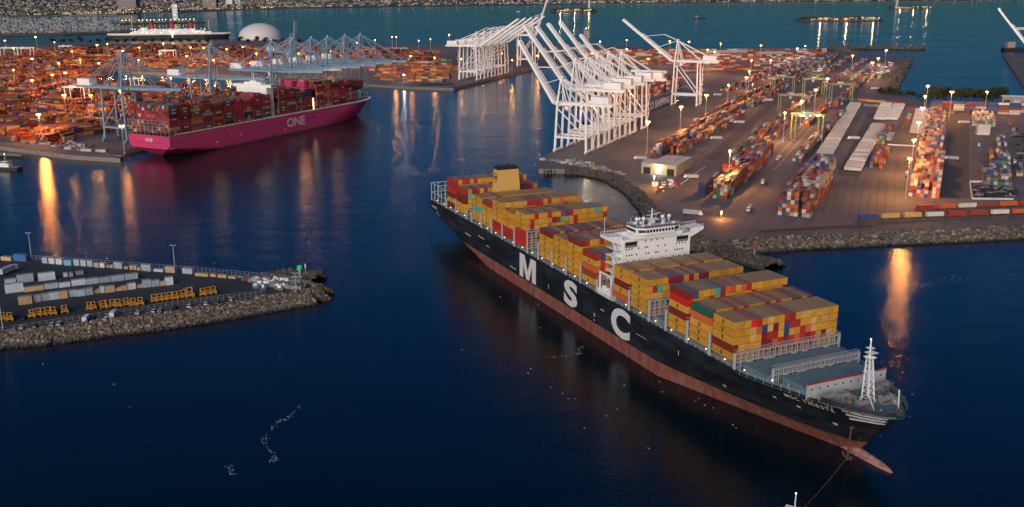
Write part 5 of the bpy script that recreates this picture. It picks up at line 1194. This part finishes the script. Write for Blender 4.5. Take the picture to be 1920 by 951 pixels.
for rn, items in rows.items():
    for i, (x0, x1, yb, hp, c) in enumerate(items):
        a, b_ = G(*pp(x0, yb)), G(*pp(x1, yb)); m_ = (a + b_) / 2; d = Vector((m_.x, m_.y, CAMH - 4)).length
        if rn == 'back row':
            j0 = G(*pp(0, 147)); j1 = G(*pp(1328, 248)); an = math.atan2((j1 - j0).y, (j1 - j0).x)
        else: an = NF.hd
        L = (b_ - a).length * .97; H = max(1.2, hp / 3 * d / FPX * 1.0 - .3); W = 2.6
        o = bpy.data.objects.new('storage_container', box_mesh(L, W, H, 1)); col.objects.link(o)
        o.location = m_ + Vector((-math.sin(an), math.cos(an), 0)) * 1.3; o.rotation_euler = (0, 0, an); v = random.uniform(.85, 1.1); o.color = tuple(q * v for q in BOXC[c]) + (1,)
        tag(o, f'{BOXN[c]} {"low " if H < 2 else ""}storage container in {rn} on the near pier, {ordw(i + 1)} from the left', 'container', 'storage boxes lined up on the near pier')
# yellow container handling machines
def machine():
    t = empty('container_handler'); y = M['machine_yellow']
    part('chassis', y, t, lambda b: (b.box(-3.2, 3.0, -1.5, 1.5, .8, 2.2), b.box(-3.4, -1.6, -1.4, 1.4, 2.2, 3.2)))
    for x in (-2.2, 2.2):
        for s in (-1, 1): part('wheel', M['rubber'], t, lambda b: b.tube((x, s * 1.35, .85), (x, s * 2.0, .85), .85, 10))
    part('cab', M['glass'], t, lambda b: (b.box(-1.2, .6, -.9, .9, 2.3, 4.4)))
    part('mast', y, t, lambda b: ([b.box(3.1, 3.7, q - .2, q + .2, .3, 5.4) for q in (-1.1, 1.1)] + [b.box(3.15, 3.6, -1.1, 1.1, z, z + .3) for z in (1, 3.2, 5.0)] + [b.box(3.7, 4.3, -2.0, 2.0, 1.4, 2.1), b.box(3.7, 4.4, -1.9, -1.5, .6, 2.6), b.box(3.7, 4.4, 1.5, 1.9, .6, 2.6)]))
    return t
mp = None
mach = [(10, 478), (58, 478), (185, 460), (222, 452), (240, 452), (275, 445), (302, 446), (362, 436), (505, 418), (520, 416), (575, 410), (590, 407), (628, 403), (665, 402), (706, 396), (748, 396), (790, 391), (866, 374), (890, 371), (922, 366), (950, 362), (985, 358), (1005, 354), (1030, 350), (1060, 348), (1140, 338), (1165, 334), (1195, 328)]
for i, (x, y) in enumerate(mach):
    if mp is None: mp = machine(); t = mp
    else: t = copy_tree(mp)
    t.location = G(*pp(x, y)); t.rotation_euler = (0, 0, NF.hd - R(90) + random.uniform(-.15, .15)); f = .82 if x != 1060 else 1.1; t.scale = (f, f, f)
    tag(t, f'yellow container handling machine parked on the near pier, {ordw(i + 1)} from the left', 'container handler', 'yellow machines parked on the near pier')
# cars
CARM = {}
def car(colr, van=False):
    k = (colr, van)
    if k in CARM: return copy_tree(CARM[k])
    m_ = paint('car_' + colr, dict(white=(.6, .62, .64), silver=(.35, .37, .4), black=(.02, .02, .025), grey=(.12, .13, .14), red=(.3, .03, .02), yellow=(.5, .33, .05))[colr], .3, .05)
    t = empty('parked_car' if not van else 'parked_van')
    if van:
        def bd(b): b.add([(x, y, z) for y in (-1.05, 1.05) for x, z in ((-3.1, .4), (3.1, .4), (3.1, 1.3), (2.3, 2.5), (-3.1, 2.6))], [(4, 3, 2, 1, 0), (5, 6, 7, 8, 9), (0, 1, 6, 5), (1, 2, 7, 6), (2, 3, 8, 7), (3, 4, 9, 8), (4, 0, 5, 9)])
    else:
        def bd(b):
            pr = [(-2.2, .35), (2.2, .35), (2.25, .8), (1.2, .95), (-2.15, 1.0)]
            b.add([(x, y, z) for y in (-.9, .9) for x, z in pr], [(4, 3, 2, 1, 0), (5, 6, 7, 8, 9), (0, 1, 6, 5), (1, 2, 7, 6), (2, 3, 8, 7), (3, 4, 9, 8), (4, 0, 5, 9)])
            b.add([(-1.1, -.68, 1.45), (.4, -.68, 1.45), (.4, .68, 1.45), (-1.1, .68, 1.45), (-1.1, -.68, 1.41), (.4, -.68, 1.41), (.4, .68, 1.41), (-1.1, .68, 1.41)], [(0, 1, 2, 3), (4, 0, 3, 7), (1, 5, 6, 2), (0, 4, 5, 1), (2, 6, 7, 3), (7, 6, 5, 4)])
    part('body', m_, t, bd)
    if van: part('window', M['glass'], t, lambda b: (b.add([(3.12, -.95, 1.35), (3.12, .95, 1.35), (2.42, .95, 2.4), (2.42, -.95, 2.4)], [(0, 1, 2, 3)]), b.box(1.4, 2.3, -1.08, 1.08, 1.5, 2.2)))
    else: part('window', M['glass'], t, lambda b: b.add([(-1.75, -.78, .98), (1.05, -.78, .98), (.42, -.66, 1.405), (-1.12, -.66, 1.405), (-1.75, .78, .98), (1.05, .78, .98), (.42, .66, 1.405), (-1.12, .66, 1.405)], [(0, 1, 2, 3), (7, 6, 5, 4), (1, 5, 6, 2), (0, 3, 7, 4)]))
    for x in ((-1.4, 1.4) if not van else (-2, 2)):
        for s in (-1, 1): part('wheel', M['rubber'], t, lambda b: b.tube((x, s * .72, .34), (x, s * .96, .34), .34, 8))
    CARM[k] = t; return t
cars = [(125, 527, 'white'), (195, 524, 'black'), (292, 512, 'white'), (332, 507, 'white'), (488, 484, 'white', 1), (525, 474, 'black'), (605, 463, 'silver'), (640, 458, 'white', 1), (778, 444, 'white'), (836, 440, 'grey'), (863, 435, 'white'), (900, 432, 'silver'), (985, 418, 'black'), (1063, 408, 'white'), (1130, 398, 'grey'), (1158, 394, 'white'), (1222, 386, 'grey'), (1278, 376, 'black'), (1300, 370, 'white'), (15, 540, 'silver'), (136, 475, 'black'), (745, 398, 'silver')]
for i, q in enumerate(sorted(cars)):
    van = len(q) > 3; t = car(q[2], van); t.location = G(q[0] / 3, 440 + q[1] / 3) + Vector((0, 0, .06)); t.rotation_euler = (0, 0, NF.hd + R(70) + random.uniform(-.1, .1))
    tag(t, f'{q[2]} {"van" if van else "car"} parked along the rock edge of the near pier, {ordw(i + 1)} from the left', 'van' if van else 'car', 'cars parked along the near pier')
def fence(label, pts, step=2.6, h=2.4):
    P_ = [G(*pp(*q)) for q in pts]; t = empty('chain_link_fence', P_[0]); tag(t, label, 'fence'); o0 = P_[0]
    def f(b):
        for a, c in zip(P_, P_[1:]):
            n = max(1, int((c - a).length / step))
            for k in range(n): p = a + (c - a) * (k / n) - o0; b.tube(p, p + Vector((0, 0, h)), .07, 4)
            for z in (h, h * .55, .15): b.bar(a - o0 + Vector((0, 0, z)), c - o0 + Vector((0, 0, z)), .06)
    part('posts', M['pale_grey'], t, f)
fence('wire fence between the yellow machines and the parked cars', [(40, 545), (300, 505), (700, 445), (1100, 385), (1500, 338)])
fence('wire fence along the back water edge of the near pier', [(160, 138), (640, 172), (1090, 205), (1400, 235), (1650, 262), (1720, 290), (1700, 330)])
for x, y, h_, lab in ((178, 135, 15, 'behind the blue storage box'), (20, 552, 24, 'at the lower left corner'), (985, 200, 14, 'in the middle of the back fence'), (1666, 335, 11, 'by the pier tip')):
    t = empty('light_mast', G(*pp(x, y))); tag(t, f'unlit grey light mast on the near pier {lab}', 'light mast', 'unlit masts of the near pier')
    part('pole', M['pale_grey'], t, lambda b: b.tube((0, 0, 0), (0, 0, h_), .22, 6, .13)); part('lamp_head', M['pale_grey'], t, lambda b: [b.bar((-1.2, 0, h_), (1.2, 0, h_), .18)] + [b.box(x_ - .4, x_ + .4, -.3, .3, h_, h_ + .3) for x_ in (-1.1, 1.1)])
# tractor at the left and flatbeds
def truck(loc, an, c, lab, name='truck', box=True):
    t = empty(name, loc, an); tag(t, lab, 'truck')
    part('cab', M[c], t, lambda b: (b.box(3.6, 5.6, -1.2, 1.2, .8, 3.4), b.box(5.6, 6.3, -1.1, 1.1, .8, 2.0))); part('window', M['glass'], t, lambda b: b.box(5.6, 5.66, -1.0, 1.0, 2.1, 3.1))
    part('trailer', M['pale_grey'], t, lambda b: b.box(-7, 3.2, -1.25, 1.25, 1.1, 3.9 if box else 1.5))
    for x in (-5.6, -4.4, 2.2, 4.8):
        for s in (-1, 1): part('wheel', M['rubber'], t, lambda b: b.tube((x, s * .8, .5), (x, s * 1.2, .5), .5, 8))
truck(G(*pp(55, 215)), R(80), 'white_steel', 'grey truck standing alone at the left of the near pier')
truck(G(1300, 404), R(-20), 'white_steel', 'white truck on the shore road below the blue container stacks')
truck(G(1262, 352), R(62), 'red_paint', 'red truck beside the pale maintenance warehouse', box=False)
TK = None
tks = [(1385, 232), (1398, 222), (1342, 262), (1350, 256), (1460, 300), (1452, 318), (1545, 330), (1572, 300), (1600, 262), (1625, 225), (1700, 330), (1690, 300), (1783, 300), (1796, 262), (1806, 232), (1810, 345), (1430, 345), (1410, 368), (1405, 395), (1440, 400), (1295, 335), (1283, 322), (1345, 180), (1380, 160), (1330, 240), (1408, 180), (1440, 190), (1545, 208), (1556, 196), (1620, 182), (1640, 168), (1700, 205), (1835, 275), (1850, 300), (1905, 215), (1893, 380), (1200, 300), (1180, 310), (1250, 270), (1160, 300)][::2]
for i, (x, y) in enumerate(sorted(tks)):
    if TK is None:
        truck((0, 0, 0), 0, 'white_steel', '-', 'yard_truck'); TK = [o for o in col.objects if o.name.startswith('yard_truck')][0]; t = TK
    else: t = copy_tree(TK)
    t.location = G(x, y); t.rotation_euler = (0, 0, QF.hd + random.choice((0, R(180), R(90))) + random.uniform(-.15, .15)); t.scale = (.9, .9, .9)
    tag(t, f'yard truck with pale trailer in the lanes of the right terminal, {ordw(i + 1)} from the left', 'truck', 'trucks in the lanes of the right terminal')
# boats and gear heaped at the pier tip
for i in range(24):
    x, y = random.uniform(1430, 1620), random.uniform(262, 318); t = empty('small_boat', G(*pp(x, y)), random.uniform(0, 3)); L = random.uniform(3, 5.5)
    tag(t, 'small boat laid up in the cluttered storage area at the pier tip', 'boat', 'small boats laid up at the pier tip')
    part('hull', M[random.choice(['pale_grey', 'gantry_green', 'hatch_blue', 'grey_steel', 'white_steel', 'black_paint'])], t, lambda b: b.add([(-L / 2, -1, .2), (L * .2, -1, .2), (L / 2, 0, .3), (L * .2, 1, .2), (-L / 2, 1, .2), (-L / 2, -1.3, 1.4), (L * .2, -1.3, 1.5), (L / 2 + .5, 0, 1.9), (L * .2, 1.3, 1.5), (-L / 2, 1.3, 1.4)], [(0, 4, 3, 2, 1), (0, 1, 6, 5), (1, 2, 7, 6), (2, 3, 8, 7), (3, 4, 9, 8), (4, 0, 5, 9), (5, 6, 7, 8, 9)]))
    part('cabin', M['white_steel'], t, lambda b: b.box(-L * .25, L * .1, -.7, .7, 1.4, 2.7))
def clutter(label, quad, n, mats, hmax=2.2, name='stored_gear', smax=3):
    bkt = MB(); 
    for _ in range(n):
        u, v = random.random(), random.random(); a = Vector(quad[0]).lerp(Vector(quad[1]), u).lerp(Vector(quad[3]).lerp(Vector(quad[2]), u), v); p = G(a.x, a.y); s1, s2 = random.uniform(.6, smax), random.uniform(.5, 1.8)
        bkt.cur = random.randrange(len(mats)); bkt.box(p.x - s1, p.x + s1, p.y - s2, p.y + s2, 4, 4 + random.uniform(.4, hmax))
    return tag(bkt.build(name, mats), label, 'gear', kind='stuff')
clutter('loose gear and pallets strewn over the tip of the near pier', ((448, 520), (560, 525), (560, 545), (480, 532)), 120, [M['grey_steel'], M['pale_grey'], M['rust']])
clutter('loose gear and crates on the jetty below the white cranes', ((1015, 300), (1090, 300), (1180, 330), (1110, 316)), 110, [M['grey_steel'], M['pale_grey'], M['machine_yellow'], M['hatch_blue']])
clutter('parked equipment scattered beside the pale warehouse', ((1220, 345), (1262, 338), (1275, 352), (1232, 362)), 40, [M['hatch_blue'], M['white_steel'], M['rust']], smax=2)
clutter('black tyre stacks and chassis inside the white fenced yard', ((1826, 352), (1900, 352), (1905, 368), (1828, 370)), 260, [M['rubber'], M['grey_steel'], M['black_paint']], 2.6)
clutter('small vehicles and gear spread over far right terminal', ((1420, 112), (1560, 108), (1540, 150), (1440, 150)), 240, [M['white_steel'], M['pale_grey'], M['rust'], M['grey_steel']], 4, smax=6)
clutter('small vehicles parked near the long sea wall', ((1610, 150), (1660, 150), (1680, 118), (1640, 118)), 80, [M['white_steel'], M['pale_grey'], M['red_paint']], 3, smax=4)
clutter('flat cars and low gear along the quay of left terminal', ((40, 268), (130, 282), (225, 288), (120, 262)), 60, [M['grey_steel'], M['pale_grey'], M['rust']], 3, smax=4)
clutter('dark equipment at the right edge of the right terminal', ((1895, 232), (1960, 236), (1960, 300), (1900, 300)), 60, [M['rust'], M['grey_steel'], M['black_paint']], 4, smax=4)
# low white wall round the tyre yard, painted lines
def kerb(label, pts, h=1.0, w_=.7, mat='letter_white', name='barrier', cat='barrier'):
    P_ = [G(*q) for q in pts]; b = MB()
    for a, c in zip(P_, P_[1:]): b.bar(a + Vector((0, 0, h / 2)), c + Vector((0, 0, h / 2)), w_, h)
    return tag(b.build(name, M[mat]), label, cat)
kerb('low white barrier round the yard of black tyres', [(1900, 375), (1823, 374), (1818, 342), (1870, 342)], 1.3)
kerb('long low white barrier beside the big mixed container block', [(1518, 407), (1560, 333)], 1.2, 1.0)
kerb('white barrier across the lane between the trailer rows', [(1664, 272), (1716, 275)], 1.2, 1.0)
kerb('long white pipe lying by the pale warehouse', [(1268, 352), (1322, 313)], .5, .5)
ln = MB()
for k in range(9):
    a, c = G(1540 + k * 17, 405 - k * .2), G(1562 + k * 14.5, 336); 
    ln.add([(a.x - .28, a.y, 4.006), (a.x + .28, a.y, 4.006), (c.x + .28, c.y, 4.006), (c.x - .28, c.y, 4.006)], [(0, 1, 2, 3)])
for y in range(340, 402, 7):
    a, c = G(1556 - (y - 336) * .3, y), G(1686, y); ln.add([(a.x, a.y - .25, 4.012), (c.x, c.y - .25, 4.012), (c.x, c.y + .25, 4.012), (a.x, a.y + .25, 4.012)], [(0, 1, 2, 3)])
o = ln.build('road_markings', paint('faded_marking', (.05, .045, .045), .8, .6)); o['kind'] = 'structure'
for pts, c in (([(1440, 312), (1516, 232)], 3), ([(1452, 318), (1524, 236)], 3), ([(1426, 300), (1490, 240)], 2)):
    a, c2 = G(*pts[0]), G(*pts[1]); d = (c2 - a).normalized(); nx = Vector((d.y, -d.x, 0)) * .6
    b = MB(); b.add([a - nx + Vector((0, 0, .02)), a + nx + Vector((0, 0, .02)), c2 + nx + Vector((0, 0, .02)), c2 - nx + Vector((0, 0, .02))], [(0, 1, 2, 3)]); o = b.build('lane_marking', M['worn_white']); o['kind'] = 'structure'
# quay road beside the cranes and dark lanes through the yard
def lane(name, pts, w_, z, mat):
    P_ = [G(*q) for q in pts]; b = MB()
    for a, c in zip(P_, P_[1:]):
        d = (c - a).normalized(); nx = Vector((d.y, -d.x, 0)) * w_ / 2; b.add([(a - nx)[:2] + (0,) if 0 else (a.x - nx.x, a.y - nx.y, z), (a.x + nx.x, a.y + nx.y, z), (c.x + nx.x, c.y + nx.y, z), (c.x - nx.x, c.y - nx.y, z)], [(0, 1, 2, 3)])
    o = b.build(name, mat); o['kind'] = 'structure'
lane('yard_road', [(1590, 330), (1640, 212)], 17, 4.008, M['road']); lane('yard_road', [(1330, 300), (1470, 175)], 12, 4.008, M['road']); lane('yard_road', [(1790, 370), (1800, 215)], 20, 4.008, M['road'])
# ------------------------------------------------------------------ white trailers in long rows
def trailer_mesh():
    b = MB(); b.box(-6.8, 6.8, -1.28, 1.28, 1.25, 4.0); b.box(-6.86, 6.86, -1.32, 1.32, 3.86, 4.03); b.box(-5.5, 5.6, -.5, .5, .95, 1.25)
    b.cur = 1
    for x in (-5.6, -4.4):
        for s in (-1, 1): b.tube((x, s * .7, .5), (x, s * 1.2, .5), .5, 6)
    b.box(4.6, 4.9, -.9, .9, 0, 1.2); return b.mesh('container_trailer', [M['cont'], M['rubber']])
tmh = trailer_mesh(); ntr = 0
for rn, a, c, n, w_ in (('long white row of right yard', (1538, 306), (1604, 197), 118, 0), ('second white row of right yard', (1598, 322), (1648, 236), 74, 0), ('short white row of right yard', (1650, 226), (1662, 197), 27, 0), ('short rightmost white row of right yard', (1671, 226), (1686, 199), 27, 0)):
    A, B_ = G(*a), G(*c); d = (B_ - A).normalized()
    for i in range(n):
        if random.random() < .03 or rn == 'second white row of right yard' and random.random() < .05: continue
        o = bpy.data.objects.new('container_trailer', tmh); col.objects.link(o); o.location = A + (B_ - A) * (i / n) + Vector((d.y, -d.x, 0)) * random.uniform(-.5, .5); o.rotation_euler = (0, 0, math.atan2(d.y, d.x) - R(90) + random.uniform(-.02, .02))
        v = random.uniform(.55, .7); o.color = (v, v * .99, v * .97, 1); ntr += 1
        tag(o, f'white container trailer in {rn}, {ordw(i + 1)} from near end', 'trailer', 'white trailers parked side by side')
for i, (x0, y0, x1, y1, n) in enumerate(((1718, 252, 1728, 208, 26),)):
    A, B_ = G(x0, y0), G(x1, y1)
    for k in range(n):
        o = bpy.data.objects.new('container_trailer', tmh); col.objects.link(o); o.location = A + (B_ - A) * (k / n); o.rotation_euler = (0, 0, QF.hd - R(90)); v = random.uniform(.35, .5); o.color = (v, v * .97, v * .95, 1)
        tag(o, f'pale container trailer left of the tall mixed block, {ordw(k + 1)} from its near end', 'trailer', 'white trailers parked side by side')
# ------------------------------------------------------------------ railway
def wagon_mesh():
    b = MB(); b.box(-7.6, 7.6, -1.3, 1.3, .9, 1.25); b.box(-7.6, 7.6, -.25, .25, .5, .9)
    for x in (-6, -4.6, 4.6, 6): b.tube((x, -1, .45), (x, -.8, .45), .45, 8); b.tube((x, .8, .45), (x, 1, .45), .45, 8)
    return b.mesh('rail_wagon', M['rust'])
wm = wagon_mesh()
def rail_track(name, p1, p2):
    A, B_ = G(*p1), G(*p2); d = (B_ - A).normalized(); nx = Vector((d.y, -d.x, 0)); b = MB()
    b.add([(q.x, q.y, 4.016) for q in (A - nx * 1.6, A + nx * 1.6, B_ + nx * 1.6, B_ - nx * 1.6)], [(0, 1, 2, 3)])
    for s in (-.72, .72): b.bar(A + nx * s + Vector((0, 0, .1)), B_ + nx * s + Vector((0, 0, .1)), .14, .18)
    o = b.build(name, M['rust']); o['kind'] = 'structure'
rail_track('railway_path', (1420, 436), (2010, 396)); rail_track('railway_path', (1700, 405), (2010, 383))
tc = [('blue', 'grey'), ('yellow', None), None]
def train(p1, p2, specs, lab):
    A, B_ = G(*p1), G(*p2); d = (B_ - A).normalized(); an = math.atan2(d.y, d.x); i = 0; n = len(specs)
    for k, c in enumerate(specs):
        P0 = A + d * (16.0 * k + 8); o = bpy.data.objects.new('rail_wagon', wm); col.objects.link(o); o.location = P0 + Vector((0, 0, .2)); o.rotation_euler = (0, 0, an)
        tag(o, f'rust brown flat wagon on the {lab} track, {ordw(k + 1)} from the left', 'rail wagon', 'flat wagons on the shore railway')
        if not c: continue
        for j, cc in enumerate(c if isinstance(c, tuple) else (c,)):
            q = proto.copy(); col.objects.link(q); q.location = P0 + Vector((0, 0, 1.47 + j * 2.9)); q.rotation_euler = (0, 0, an); q.color = C[cc] + (1,)
            tag(q, f'{CNAME[cc]} container riding on the {lab} railway track, {ordw(k + 1)} wagon from the left', 'container', 'containers on the shore railway')
train((1605, 414), (1925, 402), ['blue', 'tan', 'tan', 'white', 'red', 'brown', 'white', 'orange'][:8], 'near')
train((1715, 396), (2000, 384), ['red', 'orange', 'white', 'brown', 'orange', 'red'], 'rear')
train((1425, 435), (1600, 426), [None] * 5, 'empty')
# ------------------------------------------------------------------ jetties, tugs, small craft
def jetty(label, pts, w_=6, z=3.4, n=10):
    P_ = [G(x, y, z) for x, y in pts]; t = empty('jetty', P_[0]); tag(t, label, 'jetty'); o0 = P_[0]
    part('deck', M['concrete'], t, lambda b: [b.bar(a - o0, c - o0, w_, .8) for a, c in zip(P_, P_[1:])])
    part('piles', M['timber'], t, lambda b: [b.tube(a + (c - a) * (k / n) - o0 + Vector((q, 0, -z - 2)), a + (c - a) * (k / n) - o0 + Vector((q, 0, 0)), .45, 6) for a, c in zip(P_, P_[1:]) for k in range(n + 1) for q in (-w_ / 2, w_ / 2)])
jetty('small mooring jetty with dark piles off the tip of right terminal', [(1046, 309), (1027, 318)], 4, n=3)
jetty('square mooring platform on piles at the cove entrance', [(1021, 318), (1033, 319)], 6, n=2)
jetty('pale berthing pontoon at the quay corner of left terminal', [(138, 285), (232, 293)], 6, 2.6)
jetty('low timber landing at the far left of the left terminal', [(-10, 288), (45, 291)], 8, 2)
jetty('long grey wharf apron on the basin side across the water', [(788, 160), (850, 158)], 14, 3.6)
def tug(label, loc, an, f=1):
    t = empty('tugboat', loc, an); tag(t, label, 'tugboat'); t.scale = (f, f, f)
    pr = [(-14, 4), (-12, 5), (6, 5), (11, 3.4), (14, 0), (11, -3.4), (6, -5), (-12, -5), (-14, -4)]
    part('hull', M['black_paint'], t, lambda b: b.prism(pr[::-1], -1, 2.6)); part('deck', M['grey_steel'], t, lambda b: b.prism([(x * .95, y * .92) for x, y in pr[::-1]], 2.61, 2.8))
    part('deckhouse', M['white_steel'], t, lambda b: (b.box(-5, 6, -3, 3, 2.8, 5.4), b.box(-2.5, 3.6, -2.2, 2.2, 5.4, 7.6))); part('window', M['glass'], t, lambda b: b.box(-2.56, 3.66, -2.26, 2.26, 6.2, 7.1))
    part('mast', M['white_steel'], t, lambda b: (b.tube((0, 0, 7.6), (0, 0, 14), .2, 6), b.bar((0, -1.6, 11), (0, 1.6, 11), .15))); part('funnel', M['machine_yellow'], t, lambda b: [b.tube((-4, y, 5.4), (-4.3, y, 8.6), .55, 8) for y in (-1.8, 1.8)])
    part('fender', M['rubber'], t, lambda b: [b.tube((x, s * 5.1, 1.2), (x, s * 5.1, 2.4), .5, 6) for x in (-9, -4, 1, 6) for s in (-1, 1)]); part('mast_light', M['lamp_white'], t, lambda b: b.sphere((0, 0, 14.2), .25, 5, 4))
tug('white and black tugboat berthed at the left edge below the containers', G(12, 318, 0), R(170), .95)
tug('tugboat at the bottom edge ahead of the black ship, only its top in view', G(1487, 990, 0), R(150), .8)
for lab, x, y, L in (('small dark coaster sailing alone on the bay', 1312, 35, 60), ('tiny white boat far out on the bay', 972, 22, 24), ('small dark vessel at the right edge of the bay', 1912, 95, 90)):
    t = empty('distant_vessel', G(x, y, 0), R(4)); tag(t, lab, 'boat'); part('hull', M['black_paint'] if 'dark' in lab else M['white_steel'], t, lambda b: b.prism([(-L / 2, -L * .08), (L * .35, -L * .08), (L / 2, 0), (L * .35, L * .08), (-L / 2, L * .08)], -1, L * .08)); part('deckhouse', M['tan_wall'], t, lambda b: b.box(-L * .4, -L * .18, -L * .06, L * .06, L * .08, L * .24))
# mooring line from the bow
ml = MB(); A = MF.W(360, 4, 9); B_ = G(1480, 975, 3); prev = None
for k in range(13): u = k / 12; p = A.lerp(B_, u) + Vector((0, 0, -9 * 4 * u * (1 - u) * .28)); prev and ml.tube(prev, p, .10, 4); prev = p
tag(ml.build('tow_line', M['chain']), 'thin slack towing line from the bow of the black ship to the tug', 'rope')
# gulls and foam
gm = MB(); gm.sphere((0, 0, 0), .22, 6, 4, (2.0, .8, .8)); gm.add([(-.25, .1, .1), (.25, .1, .1), (.05, .75, .3), (-.15, .75, .3), (-.1, 1.25, .12), (.02, 1.25, .12)], [(0, 1, 2, 3), (3, 2, 5, 4)]); gm.add([(-.25, -.1, .1), (.25, -.1, .1), (.05, -.75, .3), (-.15, -.75, .3), (-.1, -1.25, .12), (.02, -1.25, .12)], [(3, 2, 1, 0), (4, 5, 2, 3)]); gm.add([(-.4, -.12, 0), (-.4, .12, 0), (-.75, .18, 0), (-.75, -.18, 0)], [(0, 1, 2, 3)])
gmesh = gm.mesh('seagull', M['foam'])
GS = .45
for i, (x, y) in enumerate([(938, 557), (1063, 595), (983, 543), (1009, 571), (1013, 615), (995, 692), (1033, 726), (1055, 738), (1066, 748), (1078, 748), (1090, 663), (1157, 767), (1170, 723), (1216, 841), (1310, 748), (1321, 760), (1337, 765), (1236, 716), (1242, 735), (1374, 797), (1380, 803), (1652, 818), (1706, 782), (1711, 740), (1658, 700), (214, 721), (80, 683), (727, 660), (525, 669), (243, 764), (866, 656), (1096, 803), (1137, 780), (1304, 752), (401, 494), (990, 700)]):
    o = bpy.data.objects.new('seagull', gmesh); col.objects.link(o); o.location = G(x, y, random.uniform(1, 6)); o.scale = (GS, GS, GS); o.rotation_euler = (random.uniform(-.3, .3), 0, random.uniform(0, 6.28)); tag(o, 'tiny white gull gliding over the dark water around the black ship', 'gull', 'gulls over the water')
fm_ = MB()
def foam(pts, w_, n):
    P_ = [G(x, y, .05) for x, y in pts]
    for _ in range(n):
        k = random.randrange(len(P_) - 1); p = P_[k].lerp(P_[k + 1], random.random()) + Vector((random.gauss(0, w_), random.gauss(0, w_), 0)); r = random.uniform(.06, .26); a0 = random.uniform(0, 6)
        fm_.add([(p.x + r * random.uniform(.5, 1.8) * math.cos(a0 + a), p.y + r * random.uniform(.4, 1) * math.sin(a0 + a), .06) for a in (0, 1.2, 2.4, 3.6, 4.9)], [(0, 1, 2, 3, 4)])
foam([(560, 762), (540, 785), (520, 790), (495, 828), (516, 860), (512, 866)], .7, 150); foam([(428, 872), (440, 888)], .8, 30); foam([(1030, 672), (1080, 665), (1090, 650)], .9, 60); foam([(1690, 540), (1760, 530), (1800, 520)], 2.5, 70)
tag(fm_.build('foam', M['foam']), 'thin broken streaks of white foam on the dark water', 'foam', kind='stuff')
